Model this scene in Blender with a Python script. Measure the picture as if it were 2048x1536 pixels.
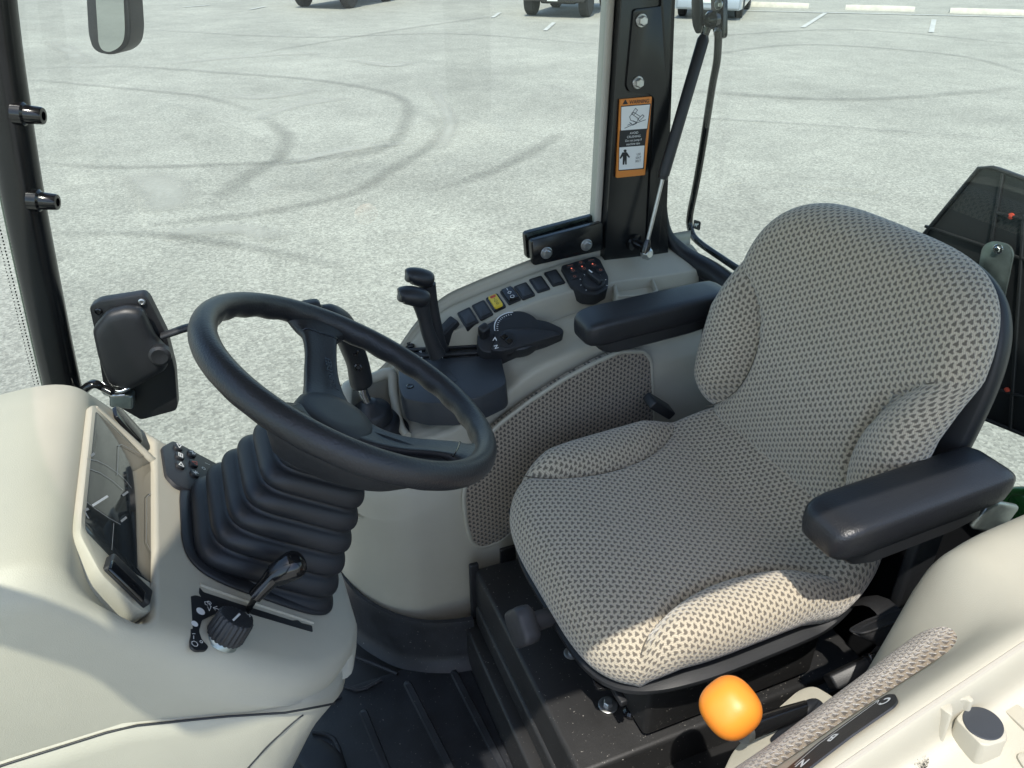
import bpy, bmesh, math, random
import numpy as np
from mathutils import Vector, Matrix
random.seed(7); rng = np.random.default_rng(7)
S = bpy.context.scene
for o in list(bpy.data.objects): bpy.data.objects.remove(o)
R = math.radians
# ---------------------------------------------------------------- camera
FPX, CAMZ, YAW, PITCH = 1538.0, 2.3, 22.0, 31.0
_y, _p = R(YAW), R(PITCH)
CF = np.array([math.sin(_y)*math.cos(_p), math.cos(_y)*math.cos(_p), -math.sin(_p)])
CR = np.array([math.cos(_y), -math.sin(_y), 0.0]); CU = np.cross(CR, CF)
CC = np.array([0, 0, CAMZ])
cd = bpy.data.cameras.new('camera'); cam = bpy.data.objects.new('camera', cd); S.collection.objects.link(cam)
cd.sensor_width = 36; cd.lens = FPX/2048*36; cd.clip_start = .02; cd.clip_end = 2000
cam.matrix_world = Matrix([[CR[0], CU[0], -CF[0], CC[0]], [CR[1], CU[1], -CF[1], CC[1]], [CR[2], CU[2], -CF[2], CC[2]], [0, 0, 0, 1]])
S.camera = cam
S.render.resolution_x, S.render.resolution_y = 1024, 768
# ---------------------------------------------------------------- light
TOSUN = Vector((-.28, -.42, 1.0)).normalized()
w = bpy.data.worlds.new('World'); S.world = w; w.use_nodes = True
nt = w.node_tree; bg = nt.nodes['Background']; sky = nt.nodes.new('ShaderNodeTexSky')
sky.sky_type = 'NISHITA'; sky.sun_disc = False
sky.sun_elevation = math.asin(TOSUN.z); sky.sun_rotation = math.atan2(TOSUN.x, TOSUN.y)
sky.air_density = 1.0; sky.dust_density = 1.2; sky.ozone_density = 1.0
nt.links.new(sky.outputs[0], bg.inputs[0]); bg.inputs[1].default_value = .15
sl = bpy.data.lights.new('sun', 'SUN'); sl.energy = 2.45; sl.angle = R(.55); sl.color = (1, .955, .87)
so = bpy.data.objects.new('sun', sl); S.collection.objects.link(so); so.rotation_euler = (-TOSUN).to_track_quat('-Z', 'Y').to_euler(); so.location = (0, -5, 12)
S.view_settings.view_transform = 'Standard'; S.view_settings.look = 'None'; S.view_settings.gamma = 1; S.view_settings.exposure = 1.04
S.render.engine = 'CYCLES'
try:
    S.cycles.max_bounces = 10; S.cycles.transparent_max_bounces = 16
except Exception: pass
# ---------------------------------------------------------------- pixel -> world helpers (2048 x 1536 pixels)
def A(*v): return np.array(v, float)
def nz(v): v = np.asarray(v, float); return v/np.linalg.norm(v)
def ray(px, py): return CF + CR*(px-1024)/FPX - CU*(py-768)/FPX
def PX(px, py, x): d = ray(px, py); return CC + d*(x/d[0])
def PY(px, py, y): d = ray(px, py); return CC + d*(y/d[1])
def PZ(px, py, z): d = ray(px, py); return CC + d*((z-CAMZ)/d[2])
class Fr:
    """a plane in the scene: origin o, axes ex, ey, normal n"""
    def __init__(s, o, ex, ey):
        s.o = np.asarray(o, float); s.ex = nz(ex); n = np.cross(s.ex, ey); s.n = nz(n); s.ey = np.cross(s.n, s.ex)
    def p(s, px, py, h=0):
        d = ray(px, py); o = s.o + s.n*h
        return CC + d*(((o-CC) @ s.n)/(d @ s.n))
    def w(s, u, v, h=0): return s.o + s.ex*u + s.ey*v + s.n*h
    def at(s, o, rot=0):
        c, q = math.cos(rot), math.sin(rot)
        return Fr(o, s.ex*c + s.ey*q, s.ey*c - s.ex*q)
# ---------------------------------------------------------------- materials
MATS = {}
def sRGB(r, g, b): return tuple(((c/255+.055)/1.055)**2.4 if c > 10 else c/255/12.92 for c in (r, g, b))
def mat(name, col, rough=.5, metal=0, grain=0, gscale=700, var=.06, vscale=6, spec=.5, coat=0, rvar=.08, emit=0, dust=0):
    m = bpy.data.materials.new(name); m.use_nodes = True; nt = m.node_tree; N = nt.nodes; L = nt.links
    b = N['Principled BSDF']
    b.inputs['Metallic'].default_value = metal; b.inputs['Specular IOR Level'].default_value = spec
    b.inputs['Coat Weight'].default_value = coat; b.inputs['Coat Roughness'].default_value = .08
    tc = N.new('ShaderNodeTexCoord')
    n1 = N.new('ShaderNodeTexNoise'); n1.inputs['Scale'].default_value = vscale; n1.inputs['Detail'].default_value = 6; n1.inputs['Roughness'].default_value = .6
    L.new(tc.outputs['Object'], n1.inputs['Vector'])
    cr = N.new('ShaderNodeMapRange'); L.new(n1.outputs['Fac'], cr.inputs['Value'])
    cr.inputs['From Min'].default_value = .3; cr.inputs['From Max'].default_value = .7
    cr.inputs['To Min'].default_value = 1-var; cr.inputs['To Max'].default_value = 1+var
    mx = N.new('ShaderNodeMix'); mx.data_type = 'RGBA'; mx.blend_type = 'MULTIPLY'; mx.inputs['Factor'].default_value = 1
    mx.inputs[6].default_value = (*col, 1); L.new(cr.outputs[0], mx.inputs[7])
    last = mx.outputs[2]
    if dust:
        n3 = N.new('ShaderNodeTexNoise'); n3.inputs['Scale'].default_value = 230; n3.inputs['Detail'].default_value = 2; L.new(tc.outputs['Object'], n3.inputs['Vector'])
        n4 = N.new('ShaderNodeMapRange'); L.new(n3.outputs['Fac'], n4.inputs['Value']); n4.inputs['From Min'].default_value = .70; n4.inputs['From Max'].default_value = .76; n4.inputs['To Max'].default_value = dust
        m2 = N.new('ShaderNodeMix'); m2.data_type = 'RGBA'; L.new(n4.outputs[0], m2.inputs['Factor']); L.new(last, m2.inputs[6]); m2.inputs[7].default_value = (.42, .40, .36, 1); last = m2.outputs[2]
    L.new(last, b.inputs['Base Color'])
    rr = N.new('ShaderNodeMapRange'); L.new(n1.outputs['Fac'], rr.inputs['Value']); rr.inputs['From Min'].default_value = .3; rr.inputs['From Max'].default_value = .7
    rr.inputs['To Min'].default_value = max(0, rough-rvar); rr.inputs['To Max'].default_value = min(1, rough+rvar); L.new(rr.outputs[0], b.inputs['Roughness'])
    if grain:
        n2 = N.new('ShaderNodeTexNoise'); n2.inputs['Scale'].default_value = gscale; n2.inputs['Detail'].default_value = 2; L.new(tc.outputs['Object'], n2.inputs['Vector'])
        bp = N.new('ShaderNodeBump'); bp.inputs['Strength'].default_value = grain; bp.inputs['Distance'].default_value = .0006
        L.new(n2.outputs['Fac'], bp.inputs['Height']); L.new(bp.outputs[0], b.inputs['Normal'])
    if emit:
        b.inputs['Emission Color'].default_value = (*col, 1); b.inputs['Emission Strength'].default_value = emit
    MATS[name] = m; return m
mat('cream', (.445, .417, .335), .45, grain=.5, gscale=1100, var=.045, vscale=7, spec=.4, dust=.10)
mat('cream_dark', (.43, .395, .33), .5, grain=.25, gscale=900, var=.03, spec=.35)
mat('black', (.017, .018, .020), .45, grain=.35, gscale=800, var=.15, spec=.5)
mat('black_soft', (.021, .022, .025), .5, grain=.6, gscale=650, var=.12, spec=.5)
mat('black_dusty', (.017, .0168, .017), .5, grain=.3, gscale=300, var=.25, dust=.7)
mat('black_gloss', (.008, .008, .009), .14, var=.1, rvar=.04, spec=.6)
mat('black_paint', (.008, .009, .010), .22, grain=.08, gscale=250, var=.2, rvar=.05, spec=.5)
mat('dash_black', (.040, .044, .050), .40, grain=.3, gscale=900, var=.1)
mat('leather', (.015, .016, .019), .40, grain=.9, gscale=420, var=.1, rvar=.04, spec=.55)
mat('rubber', (.015, .0165, .020), .48, grain=.3, gscale=500, var=.18, spec=.45)
mat('mat_rubber', (.017, .0185, .022), .52, grain=.5, gscale=260, var=.45, vscale=14, spec=.45, dust=.35)
mat('fabric_seam', (.13, .115, .09), .9, grain=.8, gscale=900)
mat('zinc', (.55, .56, .55), .36, metal=.95, var=.15, vscale=60, grain=.1, gscale=200)
mat('chrome', (.7, .72, .74), .12, metal=1, var=.05)
mat('galv', (.30, .34, .33), .35, metal=.85, var=.25, vscale=25)
mat('alu', (.58, .58, .56), .35, metal=.7, var=.06)
mat('white_print', (.78, .78, .76), .5, var=.03)
mat('grey_print', (.32, .33, .33), .5, var=.03)
mat('orange_label', (.68, .23, .04), .4, var=.05)
mat('knob_grey', (.045, .045, .048), .5, grain=.3, gscale=600)
mat('orange_knob', (.92, .29, .03), .42, var=.04, grain=.1, gscale=500, spec=.5)
mat('yellow_switch', (.72, .52, .05), .4, var=.05)
mat('red_print', (.55, .07, .04), .45, var=.05)
mat('red_lamp', (.75, .16, .10), .4, var=.05, emit=.6)
mat('amber_print', (.42, .15, .10), .5, var=.05)
mat('warm_grey', (.40, .38, .34), .5, grain=.2, var=.03)
mat('trim_cream', (.45, .42, .36), .5, var=.04)
mat('webbing', (.014, .014, .015), .6, grain=1, gscale=900, var=.2)
mat('tractor_green', (.03, .17, .035), .3, var=.05, coat=.3)
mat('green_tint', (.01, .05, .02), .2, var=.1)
mat('concrete', (.52, .49, .42), .85, grain=.6, gscale=30, var=.15, vscale=5)
mat('stall_paint', (.46, .46, .43), .8, grain=.3, gscale=30, var=.25, vscale=8)
mat('car_silver', (.40, .45, .50), .35, metal=.3, var=.03, coat=.6)
mat('car_dark', (.02, .022, .025), .3, var=.05, coat=.5)
mat('car_glass', (.012, .016, .018), .06, var=.02)
mat('tyre', (.016, .016, .016), .8, grain=.5, gscale=60, var=.2)
mat('wheel_rim', (.45, .46, .47), .35, metal=.8, var=.1)
mat('car_lamp', (.72, .74, .76), .1, var=.03, coat=.8)
mat('plate_white', (.75, .77, .72), .5, var=.04)
mat('mirror', (.52, .56, .54), .02, metal=1, var=.01, rvar=.01)
mat('felt', (.10, .095, .085), .9, grain=1, gscale=120, var=.4, vscale=160)
mat('lens_screen', (.030, .034, .034), .05, var=.02, rvar=.01, spec=.6)
mat('headliner', (.33, .32, .30), .8, grain=.4, gscale=300)
mat('orange_wire', (.6, .05, .03), .4)

def expr(N, L, op, a, b=None, c=None):
    n = N.new('ShaderNodeMath'); n.operation = op
    for i, v in enumerate((a, b, c)):
        if v is None: continue
        if isinstance(v, (int, float)): n.inputs[i].default_value = v
        else: L.new(v, n.inputs[i])
    return n.outputs[0]
def fabric_mat(name, base, dark, cu=.0084, cv=.0112):
    m = bpy.data.materials.new(name); m.use_nodes = True; nt = m.node_tree; N = nt.nodes; L = nt.links
    b = N['Principled BSDF']; b.inputs['Roughness'].default_value = .88; b.inputs['Specular IOR Level'].default_value = .25
    b.inputs['Sheen Weight'].default_value = .55; b.inputs['Sheen Roughness'].default_value = .4
    uv = N.new('ShaderNodeUVMap'); uv.uv_map = 'UVMap'
    ns = N.new('ShaderNodeTexNoise'); ns.inputs['Scale'].default_value = 330; ns.inputs['Detail'].default_value = 2; L.new(uv.outputs[0], ns.inputs['Vector'])
    ns2 = N.new('ShaderNodeTexNoise'); ns2.inputs['Scale'].default_value = 60; ns2.inputs['Detail'].default_value = 3; L.new(uv.outputs[0], ns2.inputs['Vector'])
    sx = N.new('ShaderNodeSeparateXYZ'); L.new(uv.outputs[0], sx.inputs[0])
    wob = expr(N, L, 'MULTIPLY', expr(N, L, 'SUBTRACT', ns2.outputs['Fac'], .5), .0022)
    u = expr(N, L, 'DIVIDE', expr(N, L, 'ADD', sx.outputs[0], wob), cu); v = expr(N, L, 'DIVIDE', expr(N, L, 'ADD', sx.outputs[1], wob), cv)
    col = expr(N, L, 'FLOOR', u); odd = expr(N, L, 'FLOORED_MODULO', col, 2)
    u2 = u; v2 = expr(N, L, 'ADD', v, expr(N, L, 'MULTIPLY', odd, .5))
    fu = expr(N, L, 'SUBTRACT', expr(N, L, 'FRACT', u2), .5); fv = expr(N, L, 'SUBTRACT', expr(N, L, 'FRACT', v2), .5)
    # dot with a little notch: elliptical distance plus noise
    d = expr(N, L, 'SQRT', expr(N, L, 'ADD', expr(N, L, 'POWER', expr(N, L, 'MULTIPLY', fu, 1.0), 2), expr(N, L, 'POWER', expr(N, L, 'MULTIPLY', fv, 1.08), 2)))
    lobe = expr(N, L, 'MULTIPLY', expr(N, L, 'SINE', expr(N, L, 'MULTIPLY', expr(N, L, 'ARCTAN2', fv, fu), 3)), .24)
    d = expr(N, L, 'MULTIPLY', d, expr(N, L, 'ADD', lobe, 1))
    saw = expr(N, L, 'MULTIPLY', expr(N, L, 'SINE', expr(N, L, 'MULTIPLY', fu, 36)), .03)
    d = expr(N, L, 'ADD', expr(N, L, 'ADD', d, expr(N, L, 'MULTIPLY', expr(N, L, 'SUBTRACT', ns.outputs['Fac'], .5), .40)), expr(N, L, 'MULTIPLY', saw, expr(N, L, 'SIGN', fv)))
    mr = N.new('ShaderNodeMapRange'); mr.interpolation_type = 'SMOOTHSTEP'; L.new(d, mr.inputs['Value'])
    mr.inputs['From Min'].default_value = .24; mr.inputs['From Max'].default_value = .42
    # yarn tone
    yarn = N.new('ShaderNodeTexNoise'); yarn.inputs['Scale'].default_value = 900; yarn.inputs['Detail'].default_value = 3; L.new(uv.outputs[0], yarn.inputs['Vector'])
    yr = N.new('ShaderNodeMapRange'); L.new(yarn.outputs['Fac'], yr.inputs['Value']); yr.inputs['From Min'].default_value = .3; yr.inputs['From Max'].default_value = .7; yr.inputs['To Min'].default_value = .72; yr.inputs['To Max'].default_value = 1.22
    knit = expr(N, L, 'ADD', expr(N, L, 'MULTIPLY', expr(N, L, 'SINE', expr(N, L, 'ADD', expr(N, L, 'MULTIPLY', u2, 18.85), expr(N, L, 'MULTIPLY', v, 18.85))), .13), 1)
    ytone = expr(N, L, 'MULTIPLY', yr.outputs[0], knit)
    c1 = N.new('ShaderNodeMix'); c1.data_type = 'RGBA'; c1.blend_type = 'MULTIPLY'; c1.inputs['Factor'].default_value = 1; c1.inputs[6].default_value = (*base, 1); L.new(ytone, c1.inputs[7])
    mx = N.new('ShaderNodeMix'); mx.data_type = 'RGBA'; mx.inputs[6].default_value = (*dark, 1); L.new(c1.outputs[2], mx.inputs[7]); L.new(mr.outputs[0], mx.inputs['Factor'])
    L.new(mx.outputs[2], b.inputs['Base Color'])
    hgt = expr(N, L, 'ADD', expr(N, L, 'MULTIPLY', mr.outputs[0], 1.0), expr(N, L, 'ADD', expr(N, L, 'MULTIPLY', yarn.outputs['Fac'], .45), expr(N, L, 'MULTIPLY', knit, 1.2)))
    bp = N.new('ShaderNodeBump'); bp.inputs['Strength'].default_value = .7; bp.inputs['Distance'].default_value = .0016; L.new(hgt, bp.inputs['Height']); L.new(bp.outputs[0], b.inputs['Normal'])
    MATS[name] = m; return m
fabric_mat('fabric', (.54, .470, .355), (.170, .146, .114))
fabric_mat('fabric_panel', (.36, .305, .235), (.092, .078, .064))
fabric_mat('fabric_strip', (.27, .212, .145), (.085, .066, .048), .0075, .0100)
def glass_mat(name, tint, refl=1.0):
    m = bpy.data.materials.new(name); m.use_nodes = True; nt = m.node_tree; N = nt.nodes; L = nt.links
    N.remove(N['Principled BSDF']); out = N['Material Output']
    tr = N.new('ShaderNodeBsdfTransparent'); tr.inputs[0].default_value = (*tint, 1)
    gl = N.new('ShaderNodeBsdfGlossy'); gl.inputs['Roughness'].default_value = .0; gl.inputs[0].default_value = (.9, .95, .92, 1)
    ge = N.new('ShaderNodeNewGeometry'); dp = N.new('ShaderNodeVectorMath'); dp.operation = 'DOT_PRODUCT'; L.new(ge.outputs['Incoming'], dp.inputs[0]); L.new(ge.outputs['Normal'], dp.inputs[1])
    k5 = expr(N, L, 'POWER', expr(N, L, 'SUBTRACT', 1, expr(N, L, 'ABSOLUTE', dp.outputs['Value'])), 5)
    mx = N.new('ShaderNodeMixShader'); L.new(expr(N, L, 'MULTIPLY', expr(N, L, 'ADD', expr(N, L, 'MULTIPLY', k5, .93), .07), refl), mx.inputs[0]); L.new(tr.outputs[0], mx.inputs[1]); L.new(gl.outputs[0], mx.inputs[2])
    L.new(mx.outputs[0], out.inputs['Surface']); MATS[name] = m
glass_mat('glass_tint', (.82, .885, .82), .8)
glass_mat('glass_rear', (.84, .91, .84), .8)
glass_mat('glass_clear', (.90, .955, .90), .8)

def asphalt_mat():
    m = bpy.data.materials.new('asphalt'); m.use_nodes = True; nt = m.node_tree; N = nt.nodes; L = nt.links
    b = N['Principled BSDF']; b.inputs['Roughness'].default_value = .8; b.inputs['Specular IOR Level'].default_value = .45
    tc = N.new('ShaderNodeTexCoord')
    def noise(s, d=4, r=.6):
        n = N.new('ShaderNodeTexNoise'); n.inputs['Scale'].default_value = s; n.inputs['Detail'].default_value = d; n.inputs['Roughness'].default_value = r; L.new(tc.outputs['Object'], n.inputs['Vector']); return n.outputs['Fac']
    def rng_(v, a, c, t0, t1):
        q = N.new('ShaderNodeMapRange'); L.new(v, q.inputs['Value']); q.inputs['From Min'].default_value = a; q.inputs['From Max'].default_value = c; q.inputs['To Min'].default_value = t0; q.inputs['To Max'].default_value = t1; return q.outputs[0]
    vo = N.new('ShaderNodeTexVoronoi'); vo.inputs['Scale'].default_value = 62; L.new(tc.outputs['Object'], vo.inputs['Vector'])
    sep = N.new('ShaderNodeSeparateColor'); L.new(vo.outputs['Color'], sep.inputs[0])
    st = rng_(sep.outputs[0], 0, 1, .72, 1.28)
    big = rng_(noise(.35, 5), .32, .68, .86, 1.14); mid = rng_(noise(2.2, 6, .7), .3, .7, .88, 1.12); fine = rng_(noise(26, 5, .75), .3, .7, .80, 1.2)
    f = expr(N, L, 'MULTIPLY', expr(N, L, 'MULTIPLY', st, big), expr(N, L, 'MULTIPLY', mid, fine))
    mx = N.new('ShaderNodeMix'); mx.data_type = 'RGBA'; mx.blend_type = 'MULTIPLY'; mx.inputs['Factor'].default_value = 1; mx.inputs[6].default_value = (.318, .309, .265, 1); L.new(f, mx.inputs[7])
    L.new(mx.outputs[2], b.inputs['Base Color'])
    bp = N.new('ShaderNodeBump'); bp.inputs['Strength'].default_value = .6; bp.inputs['Distance'].default_value = .005
    L.new(expr(N, L, 'ADD', vo.outputs['Distance'], expr(N, L, 'MULTIPLY', noise(60, 3), .6)), bp.inputs['Height']); L.new(bp.outputs[0], b.inputs['Normal'])
    MATS['asphalt'] = m
asphalt_mat()
def mark_mat(name, col, dens):
    """worn mark on the asphalt: colour shows only where the noise keeps it"""
    m = bpy.data.materials.new(name); m.use_nodes = True; nt = m.node_tree; N = nt.nodes; L = nt.links
    b = N['Principled BSDF']; b.inputs['Base Color'].default_value = (*col, 1); b.inputs['Roughness'].default_value = .85
    uv = N.new('ShaderNodeUVMap'); uv.uv_map = 'UVMap'; sx = N.new('ShaderNodeSeparateXYZ'); L.new(uv.outputs[0], sx.inputs[0])
    tc = N.new('ShaderNodeTexCoord'); n = N.new('ShaderNodeTexNoise'); n.inputs['Scale'].default_value = 22; n.inputs['Detail'].default_value = 7; n.inputs['Roughness'].default_value = .75; L.new(tc.outputs['Object'], n.inputs['Vector'])
    n2 = N.new('ShaderNodeTexNoise'); n2.inputs['Scale'].default_value = 1.3; n2.inputs['Detail'].default_value = 3; L.new(tc.outputs['Object'], n2.inputs['Vector'])
    edge = expr(N, L, 'POWER', expr(N, L, 'SUBTRACT', 1, expr(N, L, 'POWER', expr(N, L, 'ABSOLUTE', sx.outputs[0]), 2)), 1.6)
    ends = expr(N, L, 'SUBTRACT', 1, expr(N, L, 'POWER', expr(N, L, 'ABSOLUTE', sx.outputs[1]), 3))
    k = expr(N, L, 'MULTIPLY', expr(N, L, 'MULTIPLY', edge, ends), expr(N, L, 'MULTIPLY', expr(N, L, 'ADD', n.outputs['Fac'], n2.outputs['Fac']), dens)); k.node.use_clamp = True
    L.new(k, b.inputs['Alpha']); MATS[name] = m
mark_mat('skid', (.13, .13, .115), .21)
mark_mat('scuff', (.44, .43, .38), .6)
mark_mat('seal', (.16, .16, .15), .8)
# ---------------------------------------------------------------- object helpers
COL = S.collection; ORG = {}
def link(o, parent, org):
    COL.objects.link(o)
    if parent is not None: o.parent = parent
    ORG[o.name] = np.asarray(org, float)
def thing(name, label, cat, loc, group=None):
    o = bpy.data.objects.new(name, None); COL.objects.link(o); o.location = loc; o.empty_display_size = .05
    o['label'] = label; o['category'] = cat
    if group: o['group'] = group
    ORG[o.name] = np.asarray(loc, float); return o
def tag(o, label, cat, group=None):
    o['label'] = label; o['category'] = cat
    if group: o['group'] = group
    return o
def mesh(name, V, F, m, parent=None, smooth=True, uv=None, sub=0, solid=0, bevel=0, flip=False, auto=None):
    V = np.asarray(V, float)
    if parent is not None: org = ORG[parent.name]
    else: org = A((V[:, 0].min()+V[:, 0].max())/2, (V[:, 1].min()+V[:, 1].max())/2, V[:, 2].min())
    me = bpy.data.meshes.new(name)
    me.from_pydata([tuple(v) for v in (V-org)], [], [tuple(reversed(f)) if flip else tuple(f) for f in F])
    if uv is not None:
        l = me.uv_layers.new(name='UVMap'); vi = np.zeros(len(me.loops), int); me.loops.foreach_get('vertex_index', vi)
        l.data.foreach_set('uv', np.asarray(uv, float)[vi].ravel())
    me.materials.append(MATS[m] if isinstance(m, str) else m)
    o = bpy.data.objects.new(name, me); link(o, parent, org)
    if parent is None: o.location = org
    if smooth: me.shade_smooth()
    if solid:
        md = o.modifiers.new('solid', 'SOLIDIFY'); md.thickness = solid; md.offset = -1
    if bevel:
        md = o.modifiers.new('bevel', 'BEVEL'); md.width = bevel; md.segments = 3; md.limit_method = 'ANGLE'; md.angle_limit = R(35); md.harden_normals = False
    if sub:
        md = o.modifiers.new('sub', 'SUBSURF'); md.levels = sub; md.render_levels = sub
    if auto:
        me.set_sharp_from_angle(angle=R(auto))
    return o
def frbasis(ex=None, ey=None):
    ex = nz(A(1, 0, 0) if ex is None else ex); ey = A(0, 1, 0) if ey is None else np.asarray(ey, float)
    n = nz(np.cross(ex, ey)); return ex, np.cross(n, ex), n
def bm_to(name, bm, m, parent, smooth=True, auto=40):
    V = [tuple(v.co) for v in bm.verts]; bm.verts.index_update(); F = [[v.index for v in f.verts] for f in bm.faces]; bm.free()
    return mesh(name, V, F, m, parent, smooth=smooth, auto=auto)
def rbox(name, c, size, m, parent=None, r=.004, fr=None, seg=3, taper=None):
    """box with rounded edges, c = centre, axes from frame fr; taper scales the -n end"""
    ex, ey, n = (A(1, 0, 0), A(0, 1, 0), A(0, 0, 1)) if fr is None else (fr.ex, fr.ey, fr.n)
    bm = bmesh.new(); bmesh.ops.create_cube(bm, size=1)
    for v in bm.verts:
        q = A(*v.co); s = 1.0
        if taper and q[2] < 0: s = taper
        v.co = Vector((q[0]*size[0]*s, q[1]*size[1]*s, q[2]*size[2]))
    if r > 0: bmesh.ops.bevel(bm, geom=list(bm.edges)+list(bm.verts), offset=min(r, min(size)*.49), segments=seg, affect='EDGES', profile=.5)
    for v in bm.verts:
        q = v.co; v.co = Vector(np.asarray(c)+ex*q[0]+ey*q[1]+n*q[2])
    return bm_to(name, bm, m, parent)
def catmull(P, n, closed=False):
    P = np.asarray(P, float); k = len(P); out = []
    segs = k if closed else k-1
    for i in range(segs):
        if closed: p0, p1, p2, p3 = P[(i-1) % k], P[i], P[(i+1) % k], P[(i+2) % k]
        else: p0, p1, p2, p3 = P[max(i-1, 0)], P[i], P[i+1], P[min(i+2, k-1)]
        for t in np.linspace(0, 1, n, endpoint=False):
            out.append(.5*((2*p1)+(-p0+p2)*t+(2*p0-5*p1+4*p2-p3)*t*t+(-p0+3*p1-3*p2+p3)*t**3))
    if not closed: out.append(P[-1])
    return np.array(out)
def rings_mesh(name, RG, m, parent=None, closed=True, cap=True, uv=None, **k):
    RG = np.asarray(RG, float); a, b = RG.shape[:2]; V = RG.reshape(-1, 3); F = []
    for i in range(a-1):
        for j in range(b if closed else b-1):
            j2 = (j+1) % b; F.append((i*b+j, i*b+j2, (i+1)*b+j2, (i+1)*b+j))
    if cap and closed: F.append(tuple(range(b-1, -1, -1))); F.append(tuple((a-1)*b+j for j in range(b)))
    return mesh(name, V, F, m, parent, uv=uv, **k)
def tube(name, P, r, m, parent=None, n=14, step=0, ell=None, updir=None, **k):
    """tube through points P; r one radius or one per point; ell = flattening of the second axis"""
    P = np.asarray(P, float); rr = np.full(len(P), r, float) if np.isscalar(r) else np.asarray(r, float)
    if step: Q = catmull(np.c_[P, rr], step); P, rr = Q[:, :3], Q[:, 3]
    T = np.gradient(P, axis=0); T /= np.linalg.norm(T, axis=1)[:, None]
    up = np.asarray(updir, float) if updir is not None else (A(0, 0, 1) if abs(T[0][2]) < .9 else A(1, 0, 0)); RG = []
    for p, t, q in zip(P, T, rr):
        s = nz(np.cross(t, up)); u = np.cross(s, t); up = u
        RG.append([p+q*(math.cos(a)*s+(ell or 1)*math.sin(a)*u) for a in np.linspace(0, 2*math.pi, n, endpoint=False)])
    k.setdefault('auto', 50)
    return rings_mesh(name, RG, m, parent, **k)
def lathe(name, prof, o, axis, m, parent=None, n=28, sq=None, ref=None, auto=35, **k):
    """profile (radius, height) turned about axis; sq = (superellipse power, stretch a, stretch b)"""
    ax = nz(axis); a = nz(np.cross(ax, A(0, 1, 0) if abs(ax[1]) < .9 else A(1, 0, 0)) if ref is None else np.asarray(ref, float)-ax*(np.asarray(ref, float) @ ax)); b = np.cross(ax, a); RG = []
    for r, h in prof:
        ring = []
        for t in np.linspace(0, 2*math.pi, n, endpoint=False):
            c, s = math.cos(t), math.sin(t)
            if sq: e = 2/sq[0]; c, s = np.sign(c)*abs(c)**e*sq[1], np.sign(s)*abs(s)**e*sq[2]
            ring.append(np.asarray(o)+ax*h+a*(r*c)+b*(r*s))
        RG.append(ring)
    return rings_mesh(name, RG, m, parent, auto=auto, **k)
def rpoly(P, r, n=4):
    """round the corners of a closed polygon of 3D points by radius r (number or list)"""
    P = [np.asarray(p, float) for p in P]; out = []; k = len(P)
    for i, p in enumerate(P):
        q = r[i] if hasattr(r, '__len__') else r
        a, c = P[i-1]-p, P[(i+1) % k]-p; la, lc = np.linalg.norm(a), np.linalg.norm(c); d = min(q, la*.49, lc*.49)
        if d <= 1e-6: out.append(p); continue
        s, e = p+a/la*d, p+c/lc*d
        for t in np.linspace(0, 1, n+1): out.append((1-t)**2*s+2*t*(1-t)*p+t*t*e)
    return np.array(out)
def prism(name, P, vec, m, parent=None, bev=.0, scale=1.0, **k):
    """polygon P (top face) swept by vec; bev = soft edge round the top"""
    P = np.asarray(P, float); c = P.mean(0); v = np.asarray(vec, float); h = np.linalg.norm(v); RG = []
    nn = A(0, 0, 0)
    for i in range(len(P)): nn += np.cross(P[i]-c, P[(i+1) % len(P)]-c)
    if nn @ v > 0: P = P[::-1]          # top faces away from the sweep
    if bev:
        size = np.sqrt(((P-c)**2).sum(1)).mean(); f = max(0, 1-bev/size)
        RG = [c+(P-c)*f, c+(P-c)*(1-(1-f)*.3)+v*(bev*.3/h), P+v*(bev/h)]
    else: RG = [P]
    RG.append(c+v+(P-c)*scale)
    RG = [r[::-1] for r in RG]
    k.setdefault('auto', 38)
    o = rings_mesh(name, np.array(RG), m, parent, flip=True, **k); return o
def pix(fr, pts, h=0): return [fr.p(x, y, h) for x, y in pts]
def deck(name, fr, pts, h, m, parent=None, r=.003, bev=.0008, base=0.0, **k):
    """traced outline pts (pixels) on plane fr, raised from base to h"""
    return prism(name, rpoly(pix(fr, pts, h), r), -fr.n*(h-base), m, parent, bev=bev, **k)
def rrect(fr, o, w, h, r, lift=0, n=4):
    o = np.asarray(o)+fr.n*lift
    return rpoly([o-fr.ex*w/2-fr.ey*h/2, o+fr.ex*w/2-fr.ey*h/2, o+fr.ex*w/2+fr.ey*h/2, o-fr.ex*w/2+fr.ey*h/2], r, n)
def pad(name, fr, o, w, h, t, m, parent=None, r=.003, bev=.001, base=-.001, **k):
    return prism(name, rrect(fr, o, w, h, r, t), -fr.n*(t-base), m, parent, bev=bev, **k)
def text(name, body, fr, o, size, m, parent, th=.0003, align='CENTER', sx=1.0, bold=0.0):
    c = bpy.data.curves.new(name, 'FONT'); c.body = body; c.size = 1; c.align_x = align; c.align_y = 'CENTER'; c.resolution_u = 3; c.offset = bold; c.space_line = .85
    ob = bpy.data.objects.new(name, c); COL.objects.link(ob); dg = bpy.context.evaluated_depsgraph_get(); me = bpy.data.meshes.new_from_object(ob.evaluated_get(dg))
    V = np.array([tuple(v.co) for v in me.vertices]); F = [tuple(p.vertices) for p in me.polygons]
    bpy.data.objects.remove(ob); bpy.data.curves.remove(c)
    W = np.asarray(o)+fr.n*th+np.outer(V[:, 0]*size*sx, fr.ex)+np.outer(V[:, 1]*size, fr.ey); bpy.data.meshes.remove(me)
    return mesh(name, W, F, m, parent, smooth=False)
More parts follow.
